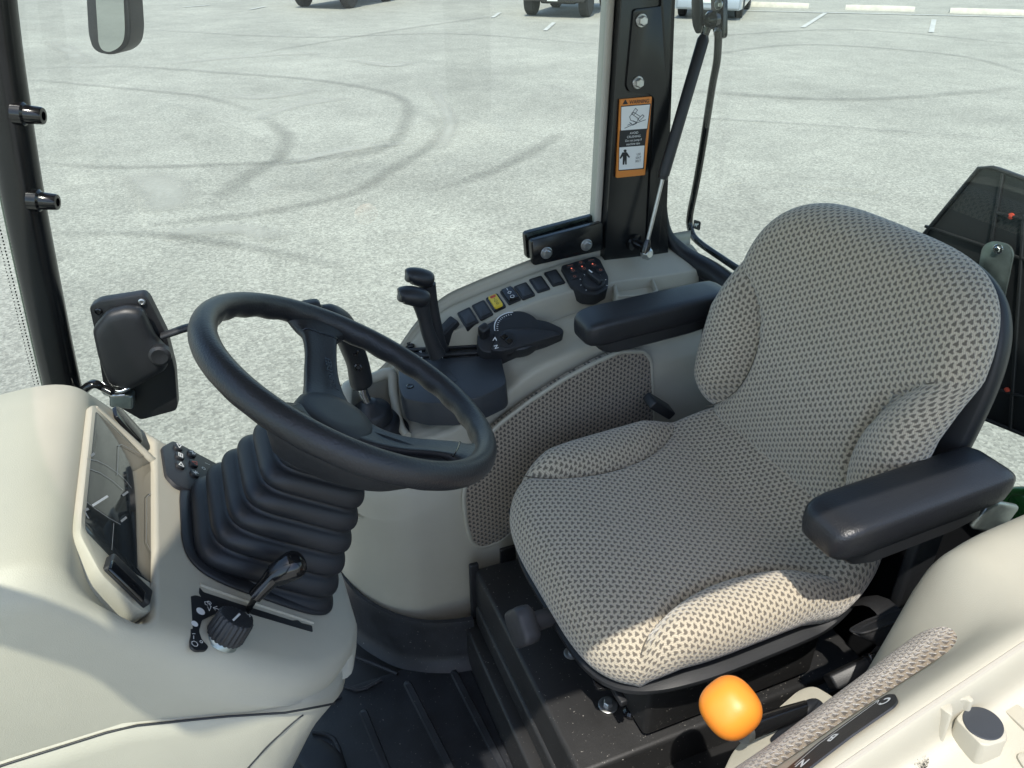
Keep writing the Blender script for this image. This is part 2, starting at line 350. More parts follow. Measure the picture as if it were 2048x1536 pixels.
def strokes(name, fr, lines, wd, m, parent, th=.0004):
    """flat printed lines: list of polylines of 3D points on plane fr"""
    V, F = [], []
    for ln in lines:
        ln = [np.asarray(p, float) for p in ln]
        for a, b in zip(ln[:-1], ln[1:]):
            d = b-a; l = np.linalg.norm(d)
            if l < 1e-7: continue
            d /= l; s = np.cross(fr.n, d)*wd/2; a2, b2 = a-d*wd*.3, b+d*wd*.3; i = len(V)
            V += [a2-s+fr.n*th, b2-s+fr.n*th, b2+s+fr.n*th, a2+s+fr.n*th]; F.append((i, i+1, i+2, i+3))
            th += 1e-6
    return mesh(name, V, F, m, parent, smooth=False)
def circle(fr, o, r, n=16, a0=0, a1=2*math.pi, close=True):
    return [np.asarray(o)+fr.ex*r*math.cos(a)+fr.ey*r*math.sin(a) for a in np.linspace(a0, a1, n+1)]
def bolt(parent, o, axis, r, m='zinc', name='bolt', washer=1.55, h=None):
    h = h or r*.75; ax = nz(axis); o = np.asarray(o, float)
    lathe(name, [(r*washer, -.001), (r*washer, r*.12), (r*washer*.93, r*.2), (r*1.08, r*.2)], o, ax, m, parent, n=24)
    hx = lathe(name, [(r, r*.15), (r, r*.15+h*.8), (r*.82, r*.15+h), (r*.1, r*.15+h)], o, ax, m, parent, n=6, auto=20)
    return hx
def loft(name, rings, m, parent=None, sub=3, closed=False, cap=False, **k):
    """open strip of station profiles, smoothed along the stations"""
    RG = np.asarray(rings, float)
    RG = np.array([catmull(RG[:, j], sub) for j in range(RG.shape[1])]).transpose(1, 0, 2)
    return rings_mesh(name, RG, m, parent, closed=closed, cap=cap, **k)
from mathutils.bvhtree import BVHTree
def caster(o):
    org = Vector(ORG[o.name]); me = o.data
    t = BVHTree.FromPolygons([v.co+org for v in me.vertices], [tuple(p.vertices) for p in me.polygons])
    def hit(px, py):
        d = Vector(ray(px, py)).normalized(); r = t.ray_cast(Vector(CC), d)
        if r[0] is None: return None
        n = np.array(r[1]); n = n if n @ np.array(d) < 0 else -n
        return np.array(r[0]), n
    return hit
def drape(name, hit, pts, r, m, parent, step=6, lift=.0):
    Q = [hit(x, y) for x, y in catmull(np.array(pts, float), step)]; Q = [p+n*lift for p, n in [q for q in Q if q is not None]]
    return tube(name, Q, r, m, parent, n=8) if len(Q) > 2 else None
def ribbon(name, P, wd, m, parent, z=.004, n=6):
    """worn band lying on the ground through points P"""
    Q = catmull(np.asarray(P, float), n); T = np.gradient(Q, axis=0); T /= np.linalg.norm(T, axis=1)[:, None]
    s = np.c_[-T[:, 1], T[:, 0], 0*T[:, 0]]; V, uv, F = [], [], []
    for i, (q, t) in enumerate(zip(Q, s)):
        for j, e in enumerate((-1, -.5, 0, .5, 1)):
            V.append([q[0]+t[0]*wd/2*e, q[1]+t[1]*wd/2*e, z]); uv.append((e, 2*i/(len(Q)-1)-1))
        if i:
            for j in range(4): F.append(((i-1)*5+j, (i-1)*5+j+1, i*5+j+1, i*5+j))
    return mesh(name, V, F, m, parent, smooth=False, uv=uv)
# ================================================================ parking lot
gv = [(-400, -300, 0), (400, -300, 0), (400, 700, 0), (-400, 700, 0)]
lot = mesh('parking_lot', gv, [(0, 1, 2, 3)], 'asphalt', smooth=False); lot['kind'] = 'structure'; lot['label'] = 'pale worn asphalt of the open parking lot'
def G(px, py): return PZ(px, py, 0)
def marks(name, m, rows):
    for k, (wd, pts) in enumerate(rows): ribbon(name, [G(*p) for p in pts], wd*(2.3 if wd < .18 and wd > .06 else 1.2), m, lot, z=.004+.0007*k)
marks('tyre_mark', 'skid', [
    (.10, [(70, 326), (240, 335), (445, 330), (547, 323), (572, 300)]),
    (.13, [(547, 323), (575, 285), (560, 258), (530, 235)]),
    (.11, [(285, 452), (380, 441), (513, 428), (700, 388), (790, 335), (850, 300), (880, 262), (860, 230)]),
    (.15, [(420, 420), (470, 370), (540, 330), (640, 318), (800, 290)]),
    (.09, [(60, 160), (170, 170), (330, 185), (420, 197), (520, 228)]),
    (.12, [(60, 138), (250, 134), (440, 146), (640, 162), (800, 196), (805, 260), (760, 300), (640, 322)]),
    (.05, [(1345, 234), (1700, 255), (2060, 284)]),
    (.12, [(850, 385), (980, 345), (1070, 300), (1130, 262)]),
    (.10, [(300, 60), (600, 75), (900, 68), (1200, 90)]),
    (.12, [(1360, 120), (1600, 90), (1900, 110), (2060, 150)]),
    (.14, [(1400, 75), (1700, 60), (2048, 90)]),
    (.10, [(500, 110), (800, 60), (1010, 30)]),
    (.09, [(90, 470), (300, 470), (520, 500), (700, 540)]),
    (.16, [(1350, 180), (1700, 200), (2060, 175)])])
marks('scuff_mark', 'scuff', [
    (.32, [(335, 130), (440, 118), (560, 110), (640, 108)]),
    (.30, [(500, 242), (590, 212), (700, 196)]),
    (.35, [(450, 190), (530, 195), (640, 178)]),
    (.55, [(270, 345), (330, 385), (330, 425)]),
    (.45, [(100, 82), (140, 104), (170, 128)]),
    (.22, [(560, 330), (700, 300), (830, 285)]),
    (.30, [(700, 120), (780, 132), (820, 125)]),
    (.22, [(860, 175), (900, 240), (880, 300)]),
    (.30, [(320, 470), (480, 460), (560, 480)])])
ribbon('sealed_crack', [G(1340, 236), G(1500, 243), G(1750, 262), G(2060, 290)], .022, 'seal', lot, z=.018)
def stripe(a, b, wd):
    a, b = G(*a), G(*b); d = nz(b-a); s = A(-d[1], d[0], 0)*wd/2; z = A(0, 0, .016)
    mesh('stall_line', [a-s+z, b-s+z, b+s+z, a+s+z], [(0, 1, 2, 3)], 'stall_paint', lot, smooth=False)
stripe((1478, 22), (2080, 36), .14); stripe((1605, 56), (1652, 26), .12); stripe((1862, 66), (1868, 40), .12)
stripe((1090, 62), (1108, 46), .11); stripe((366, 15), (420, 11), .12); stripe((500, 20), (530, 14), .12); stripe((985, 36), (1000, 26), .11)
ROW = nz(A(.755, -.656, 0)); AWAY = A(.656, .755, 0)
def wheel_stop(c, wd, label):
    c = np.asarray(c); RG = []
    for s in np.linspace(-.5, .5, 9):
        e = .92 if abs(s) > .49 else 1
        RG.append([c+ROW*s*wd+AWAY*a*e+A(0, 0, z*e) for a, z in ((-.11, 0), (-.10, .05), (-.06, .125), (-.04, .14), (.04, .14), (.06, .125), (.10, .05), (.11, 0))])
    o = rings_mesh('wheel_stop', RG, 'concrete', auto=30); tag(o, label, 'wheel stop', 'concrete wheel stops at the edge of the lot')
for a, wl in (((1480, 1617), 'pale concrete wheel stop closest to the silver car'), ((1690, 1828), 'pale concrete wheel stop between the other two'), ((1898, 2052), 'pale concrete wheel stop farthest from the silver car')):
    pa, pb = G(a[0], 12+(a[0]-1480)*.032), G(a[1], 12+(a[1]-1480)*.032)
    wheel_stop((pa+pb)/2, np.linalg.norm(pb-pa), wl)
def vehicle(name, label, cat, axle, body, Ln, Wd, prof, cab, tr, tw, wb, lamps):
    """axle = ground point under the near axle; +x local runs away from the viewer"""
    t = thing(name, label, cat, axle); f, s = nz(AWAY), nz(ROW)
    def Wp(x, y, z): return np.asarray(axle)+f*x+s*y+A(0, 0, z)
    def slab(nm, pr, w0, w1, m, **k):
        RG = []
        for q, sc in ((-1, .94), (-.93, 1), (.93, 1), (1, .94)):
            RG.append([Wp(x, q*(w0+(w1-w0)*(z-pr[0][1])/max(.01, max(p[1] for p in pr)-pr[0][1]))/2, z0+(z-z0)*sc) for x, z in pr for z0 in (.7,)])
        return rings_mesh(nm, RG, m, t, auto=30, **k)
    b = slab('body', prof, Wd, Wd*.97, body)
    slab('window', cab, Wd*.93, Wd*.74, 'car_glass')
    rf = [(x, z+.02) for x, z in cab[1:3]]
    slab('roof', [(rf[0][0], rf[0][1]-.05), rf[0], rf[1], (rf[1][0], rf[1][1]-.05)], Wd*.76, Wd*.74, body)
    for ax in (0, wb):
        for sd in (-1, 1):
            c = Wp(ax, sd*(Wd/2-tw/2), tr)
            wh = lathe('wheel', [(tr*.62, -tw/2), (tr*.9, -tw/2), (tr, -tw*.36), (tr, tw*.36), (tr*.9, tw/2), (tr*.62, tw/2)], c, s*sd, 'tyre', t, n=36)
            lathe('rim', [(tr*.63, tw*.2), (tr*.6, tw*.42), (tr*.5, tw*.3), (tr*.2, tw*.36), (.02, tw*.4)], c, s*sd, 'wheel_rim', wh, n=20)
        tube('axle', [Wp(ax, -Wd/2+tw, tr), Wp(ax, Wd/2-tw, tr)], .05, 'car_dark', t)
    fb = prof[0][0]
    rbox('bumper', Wp(fb-.03, 0, .52 if tr > .36 else .42), (.16, Wd*.94, .22 if tr > .36 else .3), 'car_dark' if tr > .36 else body, t, r=.05, fr=Fr((0, 0, 0), f, -s))
    fv = Fr((0, 0, 0), -s, (0, 0, 1))
    for sd in (-1, 1): rbox('lamp', Wp(fb-.01, sd*Wd*.38, lamps), (.30, .14, .1), 'car_lamp', t, r=.04, fr=Fr((0, 0, 0), s, (0, 0, 1)))
    rbox('grille', Wp(fb-.005, 0, lamps), (.7, .16, .06), 'car_dark', t, r=.03, fr=Fr((0, 0, 0), s, (0, 0, 1)))
    rbox('number_plate', Wp(fb-.13, 0, .5), (.30, .15, .012), 'plate_white', t, r=.004, fr=Fr((0, 0, 0), s, (0, 0, 1)))
    rbox('underbody', Wp(wb/2, 0, tr*.95), (wb*1.1, Wd*.55, .14), 'car_dark', t, r=.05, fr=Fr((0, 0, 0), f, s))
jp = [(-.55, .62), (-.6, 1.0), (-.45, 1.12), (.9, 1.2), (3.6, 1.2), (3.65, .75), (3.2, .62), (2.95, .95), (2.2, .95), (2.0, .60), (.75, .58), (.5, .95), (-.3, .95), (-.42, .62)]
jc = [(.95, 1.15), (1.3, 1.8), (3.3, 1.78), (3.55, 1.15)]
vehicle('offroad_car', 'dark off-road car with big tyres beside the silver car', 'car', (G(1060, 30)+G(1175, 33))/2, 'car_dark', 4.2, 1.88, jp, jc, .40, .28, 2.5, 1.0)
vehicle('offroad_car', 'dark off-road car parked apart at the far end of the row', 'car', (G(602, 14)+G(706, 15))/2, 'car_dark', 4.2, 1.88, jp, jc, .40, .28, 2.5, 1.0)
sp = [(-.85, .25), (-.88, .62), (-.7, .80), (.35, .95), (2.9, 1.0), (3.65, .95), (3.7, .4), (3.05, .28), (2.95, .55), (2.4, .55), (2.3, .25), (.4, .23), (.32, .55), (-.3, .55), (-.42, .23)]
sc = [(.35, .93), (1.05, 1.40), (2.2, 1.42), (2.95, .98)]
vehicle('silver_car', 'silver car facing the tractor, seen past the cab post', 'car', G(1412, 40)+AWAY*.9, 'car_silver', 4.5, 1.78, sp, sc, .32, .21, 2.65, .66)

# ================================================================ cab frame
cab = thing('tractor_cab', 'black steel cab frame with roof and posts around the driver', 'tractor cab', (.4, .82, .85))
rp = rpoly([A(-.392, .212, 2.6), A(1.15, .212, 2.6), A(1.15, 1.52, 2.6), A(-.392, 1.52, 2.6), A(-.315, 1.22, 2.6), A(-.315, .51, 2.6)], [.03, .1, .1, .03, .1, .1], 6)
prism('roof', rp, (0, 0, -.13), 'black', cab, bev=.03)
prism('headliner', rpoly([A(-.24, .29, 2.468), A(1.1, .29, 2.468), A(1.1, 1.46, 2.468), A(-.24, 1.46, 2.468)], .08), (0, 0, -.012), 'headliner', cab, bev=.004)
FP = [(-.318, 1.0), (-.312, 1.45), (-.302, 1.60), (-.287, 1.75), (-.268, 1.92), (-.250, 2.05), (-.226, 2.2), (-.175, 2.46)]
fpil = tube('front_post', [(x, 1.385, z) for x, z in FP], .030, 'black_paint', cab, n=20, step=4)
tube('green_edge', [(x-.024, 1.395, z) for x, z in FP], .010, 'green_tint', fpil, n=10, step=4)  # slim dark green tube along the front side of the post
tube('front_post', [(x, .20, z) for x, z in FP], .030, 'black_paint', cab, n=20, step=4)
tube('shadow_bar', [A(-.385, .245, 2.48), A(-.375, .31, 2.41), A(-.39, .38, 2.32), A(-.45, .47, 2.24), A(-.53, .56, 2.18)], [.021, .022, .022, .022, .022], 'black', cab, n=14, step=4)  # unseen bar, added only to cast the shadow band across the dashboard
for px, py in ((58, 229), (88, 402)):
    o = PY(px, py, 1.36); ax = nz(A(.93, -.3, -.12))
    bs = lathe('threaded_boss', [(.017, -.020), (.017, -.006), (.0135, -.003), (.0125, .018), (.0115, .020), (.0066, .0205), (.0060, .010), (.001, .010)], o, ax, 'black_gloss', fpil, n=28)
BY = 1.40
bfr = Fr((.8, BY, 1.6), (1, 0, 0), (0, 0, 1))
face = [A(.785, BY, .9), A(.785, BY, 2.46), A(.885, BY, 2.46), A(.902, BY, 2.17), A(.920, BY, 1.94), A(.934, BY, 1.75), A(.955, BY, 1.62), A(.97, BY, .9)]
bp_ = prism('rear_post', face, (0, .06, 0), 'black_paint', cab, bev=.004)
rbox('rear_post', (.88, .19, 1.68), (.14, .06, 1.56), 'black_paint', cab, r=.01)
rbox('trim_strip', (.777, 1.438, 1.68), (.014, .034, 1.56), 'trim_cream', bp_, r=.004)
deck('mounting_plate', bfr, [(1323, -60), (1323, 12), (1268, 18), (1253, 172), (1259, 184), (1298, 187), (1309, 196), (1293, 505), (1318, 505), (1337, 250), (1346, -60)], .005, 'black_paint', bp_, r=.006, bev=.0015)
for px, py in ((1283, 41), (1276, 165)): bolt(bp_, bfr.p(px, py, .006), (0, -1, 0), .0092, h=.010, washer=1.32)
# rear window sill with a rounded corner at the post
sill = [A(.900, 1.43, 2.40), A(.928, 1.43, 1.95), A(.950, 1.43, 1.73), A(.98, 1.40, 1.655), A(1.02, 1.30, 1.622), A(1.06, 1.1, 1.57), A(1.075, .82, 1.51), A(1.05, .5, 1.47), A(.98, .24, 1.47)]
tube('window_frame', sill, [.005, .005, .007, .018, .026, .028, .028, .028, .028], 'black', cab, n=12, step=6)
rg = []
for p in sill[3:]: rg.append([p+A(-.02, 0, 0), A(p[0]-.03, p[1], .86), A(p[0]+.03, p[1], .86), p+A(.02, 0, 0)])
loft('rear_panel', rg, 'black', cab, sub=5, closed=True, cap=True, auto=40)
# hinge clamp on the door glass
hfr = Fr((.7, 1.405, 1.7), (1, 0, .02), (0, 0, 1))
hq = [(1062, 482), (1206, 444), (1206, 500), (1066, 532)]
hg = thing('hinge_clamp', 'black clamp plate with two bolts joining glass door to rear post', 'hinge', (.7, 1.42, 1.64))
prism('clamp_plate', rpoly(pix(hfr, hq), .008), (0, .012, 0), 'black_paint', hg, bev=.0015)
prism('backing_plate', rpoly([p+A(0, .034, .003) for p in pix(hfr, [(1062, 480), (1214, 440), (1214, 502), (1066, 532)])], .008), (0, .014, 0), 'black_paint', hg, bev=.0015)
prism('spacer', rpoly([p+A(0, .012, 0) for p in pix(hfr, [(1068, 487), (1204, 450), (1204, 498), (1070, 528)])], .006), (0, .0215, 0), 'rubber', hg)
for px, py in ((1093, 506), (1173, 490)): bolt(hg, hfr.p(px, py, .001), (0, -1, 0), .0085, h=.006)
# glass: door, windshield, rear window
def pane(name, label, GR, m, sub=6, th=.005):
    RG = np.array(GR, float); RG = np.array([catmull(r, sub) for r in RG]); RG = np.array([catmull(RG[:, j], sub) for j in range(RG.shape[1])]).transpose(1, 0, 2)
    o = rings_mesh(name, RG, m, None, closed=False, cap=False); tag(o, label, 'window'); return o
pane('glass_door', 'tinted glass side door between the front and rear posts', [[(x0, 1.428, z), (x0*.5+.39, 1.437, z), (.783, 1.43, z)] for z, x0 in ((1.0, -.325), (1.45, -.320), (1.92, -.277), (2.44, -.185))], 'glass_tint')
ws = []
for z, x0 in ((1.0, -.345), (1.45, -.34), (1.92, -.297), (2.45, -.205)): ws.append([(x0+.012, 1.425, z), (x0-.15, 1.2, z), (x0-.22, .8, z), (x0-.15, .4, z), (x0, .2, z)])
wsh = pane('windshield', 'curved front windshield beyond the dashboard', ws, 'glass_clear')
rw = []
for z in (1.48, 1.9, 2.2, 2.44):
    k = (z-1.66)/.8*.06
    rw.append([(.945-k, 1.437, z), (1.03-k, 1.28, z), (1.085-k, 1.05, z), (1.095-k, .8, z), (1.06-k, .5, z), (.985-k, .25, z)])
rwin = pane('rear_window', 'curved tinted rear window behind the seat', rw, 'glass_rear')
V, F = [], []
for k in range(190):                                    # printed dot band on the windshield edge
    z = 1.3+k*.0058; x0 = np.interp(z, [1.0, 1.45, 1.92, 2.45], [-.345, -.34, -.297, -.205])
    for j in range(2):
        t = .014+.006*j; rr = .0018-.0005*j; c = A(x0-t*.72, 1.405-t, z+.003*(j % 2)); i = len(V)
        for a in range(6): V.append(c+A(-.003, 0, 0)+rr*(math.cos(a*1.0472)*nz(A(-.15, -.205, 0))+math.sin(a*1.0472)*A(0, 0, 1))); 
        F.append(tuple(range(i, i+6)))
fb = mesh('dot_band', V, F, 'black', wsh, smooth=False); fb['kind'] = 'stuff'
# maker's mark printed on the rear window
jf = Fr(PX(1394, 450, 1.035), nz(A(.25, -.97, 0)), (0, 0, 1)); jc_ = jf.o
pad('printed_mark', jf, jc_, .021, .021, .0006, 'black', rwin, r=.004, bev=0, base=0)
deer = [(-.006, -.005), (-.003, -.001), (.000, -.006), (.001, -.001), (.004, .001), (.007, .005), (.004, .0045), (.003, .007), (.001, .003), (-.003, .0035), (-.007, .001)]
mesh('printed_mark', [jf.w(u, v, .001) for u, v in deer], [tuple(range(len(deer)))], 'white_print', rwin, smooth=False)
# gas strut of the rear window
gs = thing('gas_strut', 'black gas strut with thin chrome rod beside the rear post', 'gas strut', PY(1290, 500, 1.36))
a, b, c = PY(1291, 498, 1.355), PY(1325, 358, 1.36), PY(1409, 70, 1.372)
tube('rod', [a, a+(b-a)*1.15], .0042, 'zinc', gs, n=14)
tube('cylinder', [b, b+(c-b)*.03, b+(c-b)*.031, b+(c-b)*.97, c], [.0095, .0105, .0118, .0118, .008], 'black', gs, n=22)
tube('ball_socket', [a-nz(b-a)*.008, a+nz(b-a)*.010, a+nz(b-a)*.022], [.0105, .0095, .006], 'black_gloss', gs, n=16)
tube('ball_socket', [c, c+nz(c-b)*.014], [.008, .0095], 'black_gloss', gs, n=16)
lathe('ball_stud', [(.019, -.002), (.019, .004), (.010, .006), (.0085, .028), (.010, .034), (.009, .044), (.004, .048)], A(*PY(1268, 484, 1.40)), (.35, -1, -.2), 'black_gloss', gs, n=22)
lathe('ball_stud', [(.013, -.01), (.013, .0), (.009, .004), (.007, .008)], PY(1296, 508, 1.35), (0, -1, .2), 'zinc', gs, n=18)
# bent handle bar with its bracket on the rear window
hb = thing('window_handle', 'bent black tube handle bolted to rear window frame', 'handle', PX(1432, 70, 1.0))
xb = 1.0
pts = [(1437, 62, .985), (1434, 120, .99), (1424, 175, 1.0), (1406, 290, 1.02), (1392, 370, 1.03), (1380, 430, 1.035), (1381, 458, 1.035), (1395, 482, 1.035), (1450, 521, 1.04), (1520, 566, 1.05)]
tube('bar', [PX(p, q, x) for p, q, x in pts], .0078, 'black_gloss', hb, n=16, step=5)
hf = Fr(PX(1432, 30, .985), nz(A(.25, -.97, 0)), (0, 0, 1))
prism('bracket', rpoly(pix(hf, [(1419, -40), (1447, -40), (1447, 76), (1432, 80), (1424, 60)]), .008), -hf.n*.012, 'black_gloss', hb, bev=.002)
prism('bracket', rpoly([p-A(.03, 0, 0) for p in pix(hf, [(1408, -10), (1424, -30), (1428, 62), (1418, 68), (1410, 50)])], .012), -hf.n*.01, 'black', hb, bev=.002)
for px, py in ((1437, 9), (1435, 66)): bolt(hb, hf.p(px, py, .003), hf.n, .0062, h=.005)
lathe('pivot_knob', [(.016, -.012), (.017, 0), (.013, .006), (.008, .012), (.003, .013)], hf.p(1421, 40, .02), hf.n, 'black_gloss', hb, n=22)
# outside mirror
mr_ = thing('side_mirror', 'outside rear-view mirror in a black housing beside the front post', 'mirror', PY(212, 60, 1.72))
mfr = Fr(PY(215, 40, 1.72), nz(A(.86, -.5, 0)), (0, 0, 1))
mp = [(163, -160), (245, -170), (262, 60), (258, 88), (244, 103), (222, 111), (196, 106), (184, 96), (176, 70)]
prism('housing', rpoly(pix(mfr, mp), .012), -mfr.n*.045, 'black', mr_, bev=.004)
prism('glass', rpoly(pix(mfr, [(182, -150), (240, -160), (250, 60), (247, 84), (236, 97), (218, 105), (203, 100), (197, 86)], .0012), .012), -mfr.n*.003, 'mirror', mr_)
tube('arm', [mfr.p(190, -120, -.03), A(.0, 1.6, 2.5), A(-.12, 1.45, 2.44)], .011, 'black', mr_, step=5)
# warning decal on the rear post
dfr = Fr(bfr.p(1268, 275, .0055), bfr.p(1303, 193)-bfr.p(1240, 198), bfr.p(1240, 198)-bfr.p(1233, 356))
dfr.o = dfr.o-A(0, .0, 0)
dc = deck('warning_decal', dfr, [(1241, 199), (1304, 193), (1290, 350), (1233, 356)], .0012, 'orange_label', bp_, r=.002, bev=0, base=-.004)
dc['label'] = 'orange warning decal'
def dq(pts, m, h): return deck('print_panel', dfr, pts, h, m, dc, r=.0008, bev=0, base=.0008)
dq([(1242, 212), (1302, 207), (1295, 259), (1241, 263)], 'black', .0016); dq([(1243, 214), (1300, 209), (1294, 257), (1242, 261)], 'white_print', .002)
dq([(1240, 261), (1294, 257), (1290, 291), (1238, 294)], 'black', .0018)
dq([(1238, 294), (1290, 290), (1288, 338), (1237, 342)], 'black', .0016); dq([(1239, 295), (1289, 291), (1286, 336), (1238, 340)], 'white_print', .002)
text('print', 'WARNING', dfr, dfr.p(1278, 203), .0098, 'black', dc, th=.0018, bold=.012, sx=.95)
dq([(1245, 209), (1251, 199), (1256, 208)], 'black', .0018)
for i, s_ in enumerate(('AVOID', 'CRUSHING', 'Do not jump if', 'machine tips')): text('print', s_, dfr, dfr.p(1267-i*.6, 265.5+i*7.2), .0064, 'white_print', dc, th=.0024, bold=.004)
for i, s_ in enumerate(('USE', 'SEAT', 'BELT')): text('print', s_, dfr, dfr.p(1276-i*.5, 308+i*6.8), .0066, 'black', dc, th=.0026, sx=.9)
def dl(pts): return [dfr.p(x, y) for x, y in pts]
strokes('pictogram', dfr, [dl([(1262, 227), (1270, 216), (1274, 220), (1266, 230), (1262, 227)]), dl([(1274, 238), (1284, 229), (1287, 232), (1278, 241), (1274, 238)]), dl([(1266, 230), (1276, 237), (1272, 244), (1260, 240), (1258, 233), (1266, 224), (1280, 233)]),
    dl([(1248, 256), (1270, 246), (1290, 239)]), dl([(1258, 244), (1264, 250), (1272, 246), (1266, 241)]), dl([(1254, 250), (1262, 246)])], .0011, 'black', dc, th=.0025)
deck('pictogram', dfr, [(1247, 301.5), (1249, 299), (1252, 299), (1253.5, 301.5), (1252, 304.5), (1249, 304.5)], .0025, 'black', dc, r=.001, bev=0, base=.002)
deck('pictogram', dfr, [(1245, 305), (1254, 304.5), (1260, 314), (1258, 316), (1253.5, 311), (1253.5, 329), (1250.5, 329), (1250, 318), (1248.5, 329.5), (1245.5, 329.5), (1246, 312), (1241, 318), (1239.5, 316)], .0026, 'black', dc, r=.0003, bev=0, base=.002)
# door latch on the front edge of the glass
lt = thing('door_latch', 'black plastic door latch housing with release lever on the glass door', 'door latch', PY(275, 835, 1.38))
lf = Fr((-.15, 1.385, 1.62), nz(A(.985, -.17, 0)), (0, 0, 1))
bk = [(178, 614), (196, 603), (286, 589), (296, 597), (332, 668), (350, 740), (355, 812), (352, 822), (282, 841), (222, 806), (206, 770), (190, 668)]
prism('housing', rpoly(pix(lf, bk), .006), -lf.n*.022, 'black', lt, bev=.003)
rg = []
for h, P_ in ((.000, [(190, 640), (218, 606), (258, 597), (292, 602), (318, 660), (348, 690), (343, 730), (262, 775), (222, 762), (200, 700)]),
              (.028, [(190, 645), (219, 611), (257, 601), (290, 606), (314, 662), (342, 692), (338, 726), (262, 769), (224, 757), (202, 700)]),
              (.036, [(199, 652), (221, 619), (257, 609), (284, 613), (306, 665), (332, 694), (328, 722), (262, 760), (229, 750), (210, 700)]),
              (.038, [(220, 670), (232, 640), (256, 630), (275, 634), (290, 668), (310, 696), (305, 715), (258, 740), (240, 735), (228, 700)])):
    Q = rpoly(pix(lf, P_), .01); rg.append([p+lf.n*h for p in Q])
rings_mesh('latch_cover', rg, 'black', lt, sub=1, auto=60)
lathe('thumb_boss', [(.019, .0), (.019, .012), (.014, .015), (.005, .0135), (.001, .013)], lf.p(322, 706, .030), lf.n, 'black', lt, n=28)
tube('release_lever', [lf.p(325, 672, .016), lf.p(348, 664, .018), lf.p(372, 656, .018), lf.p(408, 648, .016)], [.010, .0105, .011, .010], 'black', lt, ell=.6, n=16, step=4)
for px, py in ((197, 622), (284, 603)): lathe('screw', [(.006, 0), (.006, .003), (.004, .004), (.0035, .002), (.0005, .002)], lf.p(px, py, .001), lf.n, 'black_gloss' if px < 200 else 'zinc', lt, n=16)
st_ = thing('latch_striker', 'zinc plated latch striker clamped to the front post', 'striker', PY(215, 790, 1.37))
tube('arm', [A(-.28, 1.375, 1.575), PY(185, 768, 1.36), PY(205, 775, 1.36), PY(225, 785, 1.35)], [.014, .013, .011, .010], 'black_gloss', st_, ell=.6, step=5)
tube('loop', [lf.p(205, 765, .02), lf.p(222, 778, .03), lf.p(240, 783, .035), lf.p(258, 776, .03), lf.p(262, 770, .01)], .0035, 'chrome', st_, step=5)
tube('loop', [lf.p(208, 778, .02), lf.p(226, 790, .03), lf.p(250, 790, .03)], .004, 'chrome', st_, step=5)
rbox('striker_block', lf.p(245, 797, .012), (.040, .030, .026), 'galv', st_, r=.005, fr=lf.at(lf.o, -.25))
bolt(st_, lf.p(215, 783, .022), lf.n, .006, 'chrome')
# ================================================================ floor
fl = mesh('cab_floor', [(-.75, .02, .85), (1.3, .02, .85), (1.3, 1.44, .85), (-.75, 1.44, .85)], [(0, 1, 2, 3)], 'black', smooth=False); fl['kind'] = 'structure'; fl['label'] = 'black floor plate of the cab'
ZF = .91
fm = thing('floor_mat', 'black ribbed rubber floor mat with a raised lip', 'floor mat', (.1, .8, .855))
prism('mat_sheet', rpoly([A(-.70, .06, ZF), A(.335, .06, ZF), A(.335, 1.12, ZF), A(-.70, 1.12, ZF)], .03), (0, 0, -.02), 'mat_rubber', fm, bev=.004)
lipc = [A(.352, 1.088, 0), A(.31, 1.094, 0), A(.26, 1.112, 0), A(.21, 1.145, 0), A(.17, 1.19, 0), A(.135, 1.25, 0), A(.115, 1.33, 0), A(.11, 1.42, 0)]
rg = []
for q, z1 in zip(lipc, (1.028, 1.03, 1.03, 1.03, 1.03, 1.03, 1.03, 1.03)):
    d = nz(A(-.6, -1, 0)) if q[0] < .22 else A(-.1, -1, 0)
    rg.append([q+d*.028+A(0, 0, ZF), q+d*.012+A(0, 0, ZF+.012), q+d*.004+A(0, 0, ZF+.03), q+A(0, 0, z1-.012), q-d*.004+A(0, 0, z1), q-d*.014+A(0, 0, z1), q-d*.016+A(0, 0, z1-.02), q-d*.016+A(0, 0, ZF)])
loft('lip', rg, 'mat_rubber', fm, sub=5, auto=60)
for (a, b) in (((812, 1362), (905, 1545)), ((905, 1340), (1010, 1545)), ((725, 1420), (775, 1545)), ((960, 1352), (1080, 1545)), ((1005, 1350), (1120, 1545))):
    a, b = PZ(*a, ZF), PZ(*b, ZF); b = a+(b-a)*2.2; d = nz(b-a); s = np.cross(d, A(0, 0, 1)); RG = []
    for k in (0, .012, .03, .97, 1):
        p = a+(b-a)*k; e = .3 if k in (0, 1) else 1
        RG.append([p+s*.009*e-A(0, 0, .001), p+s*.006*e+A(0, 0, .005*e), p-s*.006*e+A(0, 0, .005*e), p-s*.009*e-A(0, 0, .001)])
    rings_mesh('rib', RG, 'mat_rubber', fm, auto=60)
for ln in ([(672, 1300), (740, 1325), (795, 1348)], [(655, 1352), (712, 1381), (762, 1360)], [(640, 1412), (682, 1392)], [(626, 1465), (668, 1478), (690, 1540)]):
    tube('rib', [PZ(x, y, ZF+.001) for x, y in ln], .0045, 'mat_rubber', fm, n=8, step=3)
tr_ = tube('pedal_pad', [PZ(618, 1500, ZF+.03), PZ(650, 1530, ZF+.03), PZ(670, 1580, ZF+.03)], [.03, .035, .03], 'rubber', fm, ell=.3, n=18, step=4)
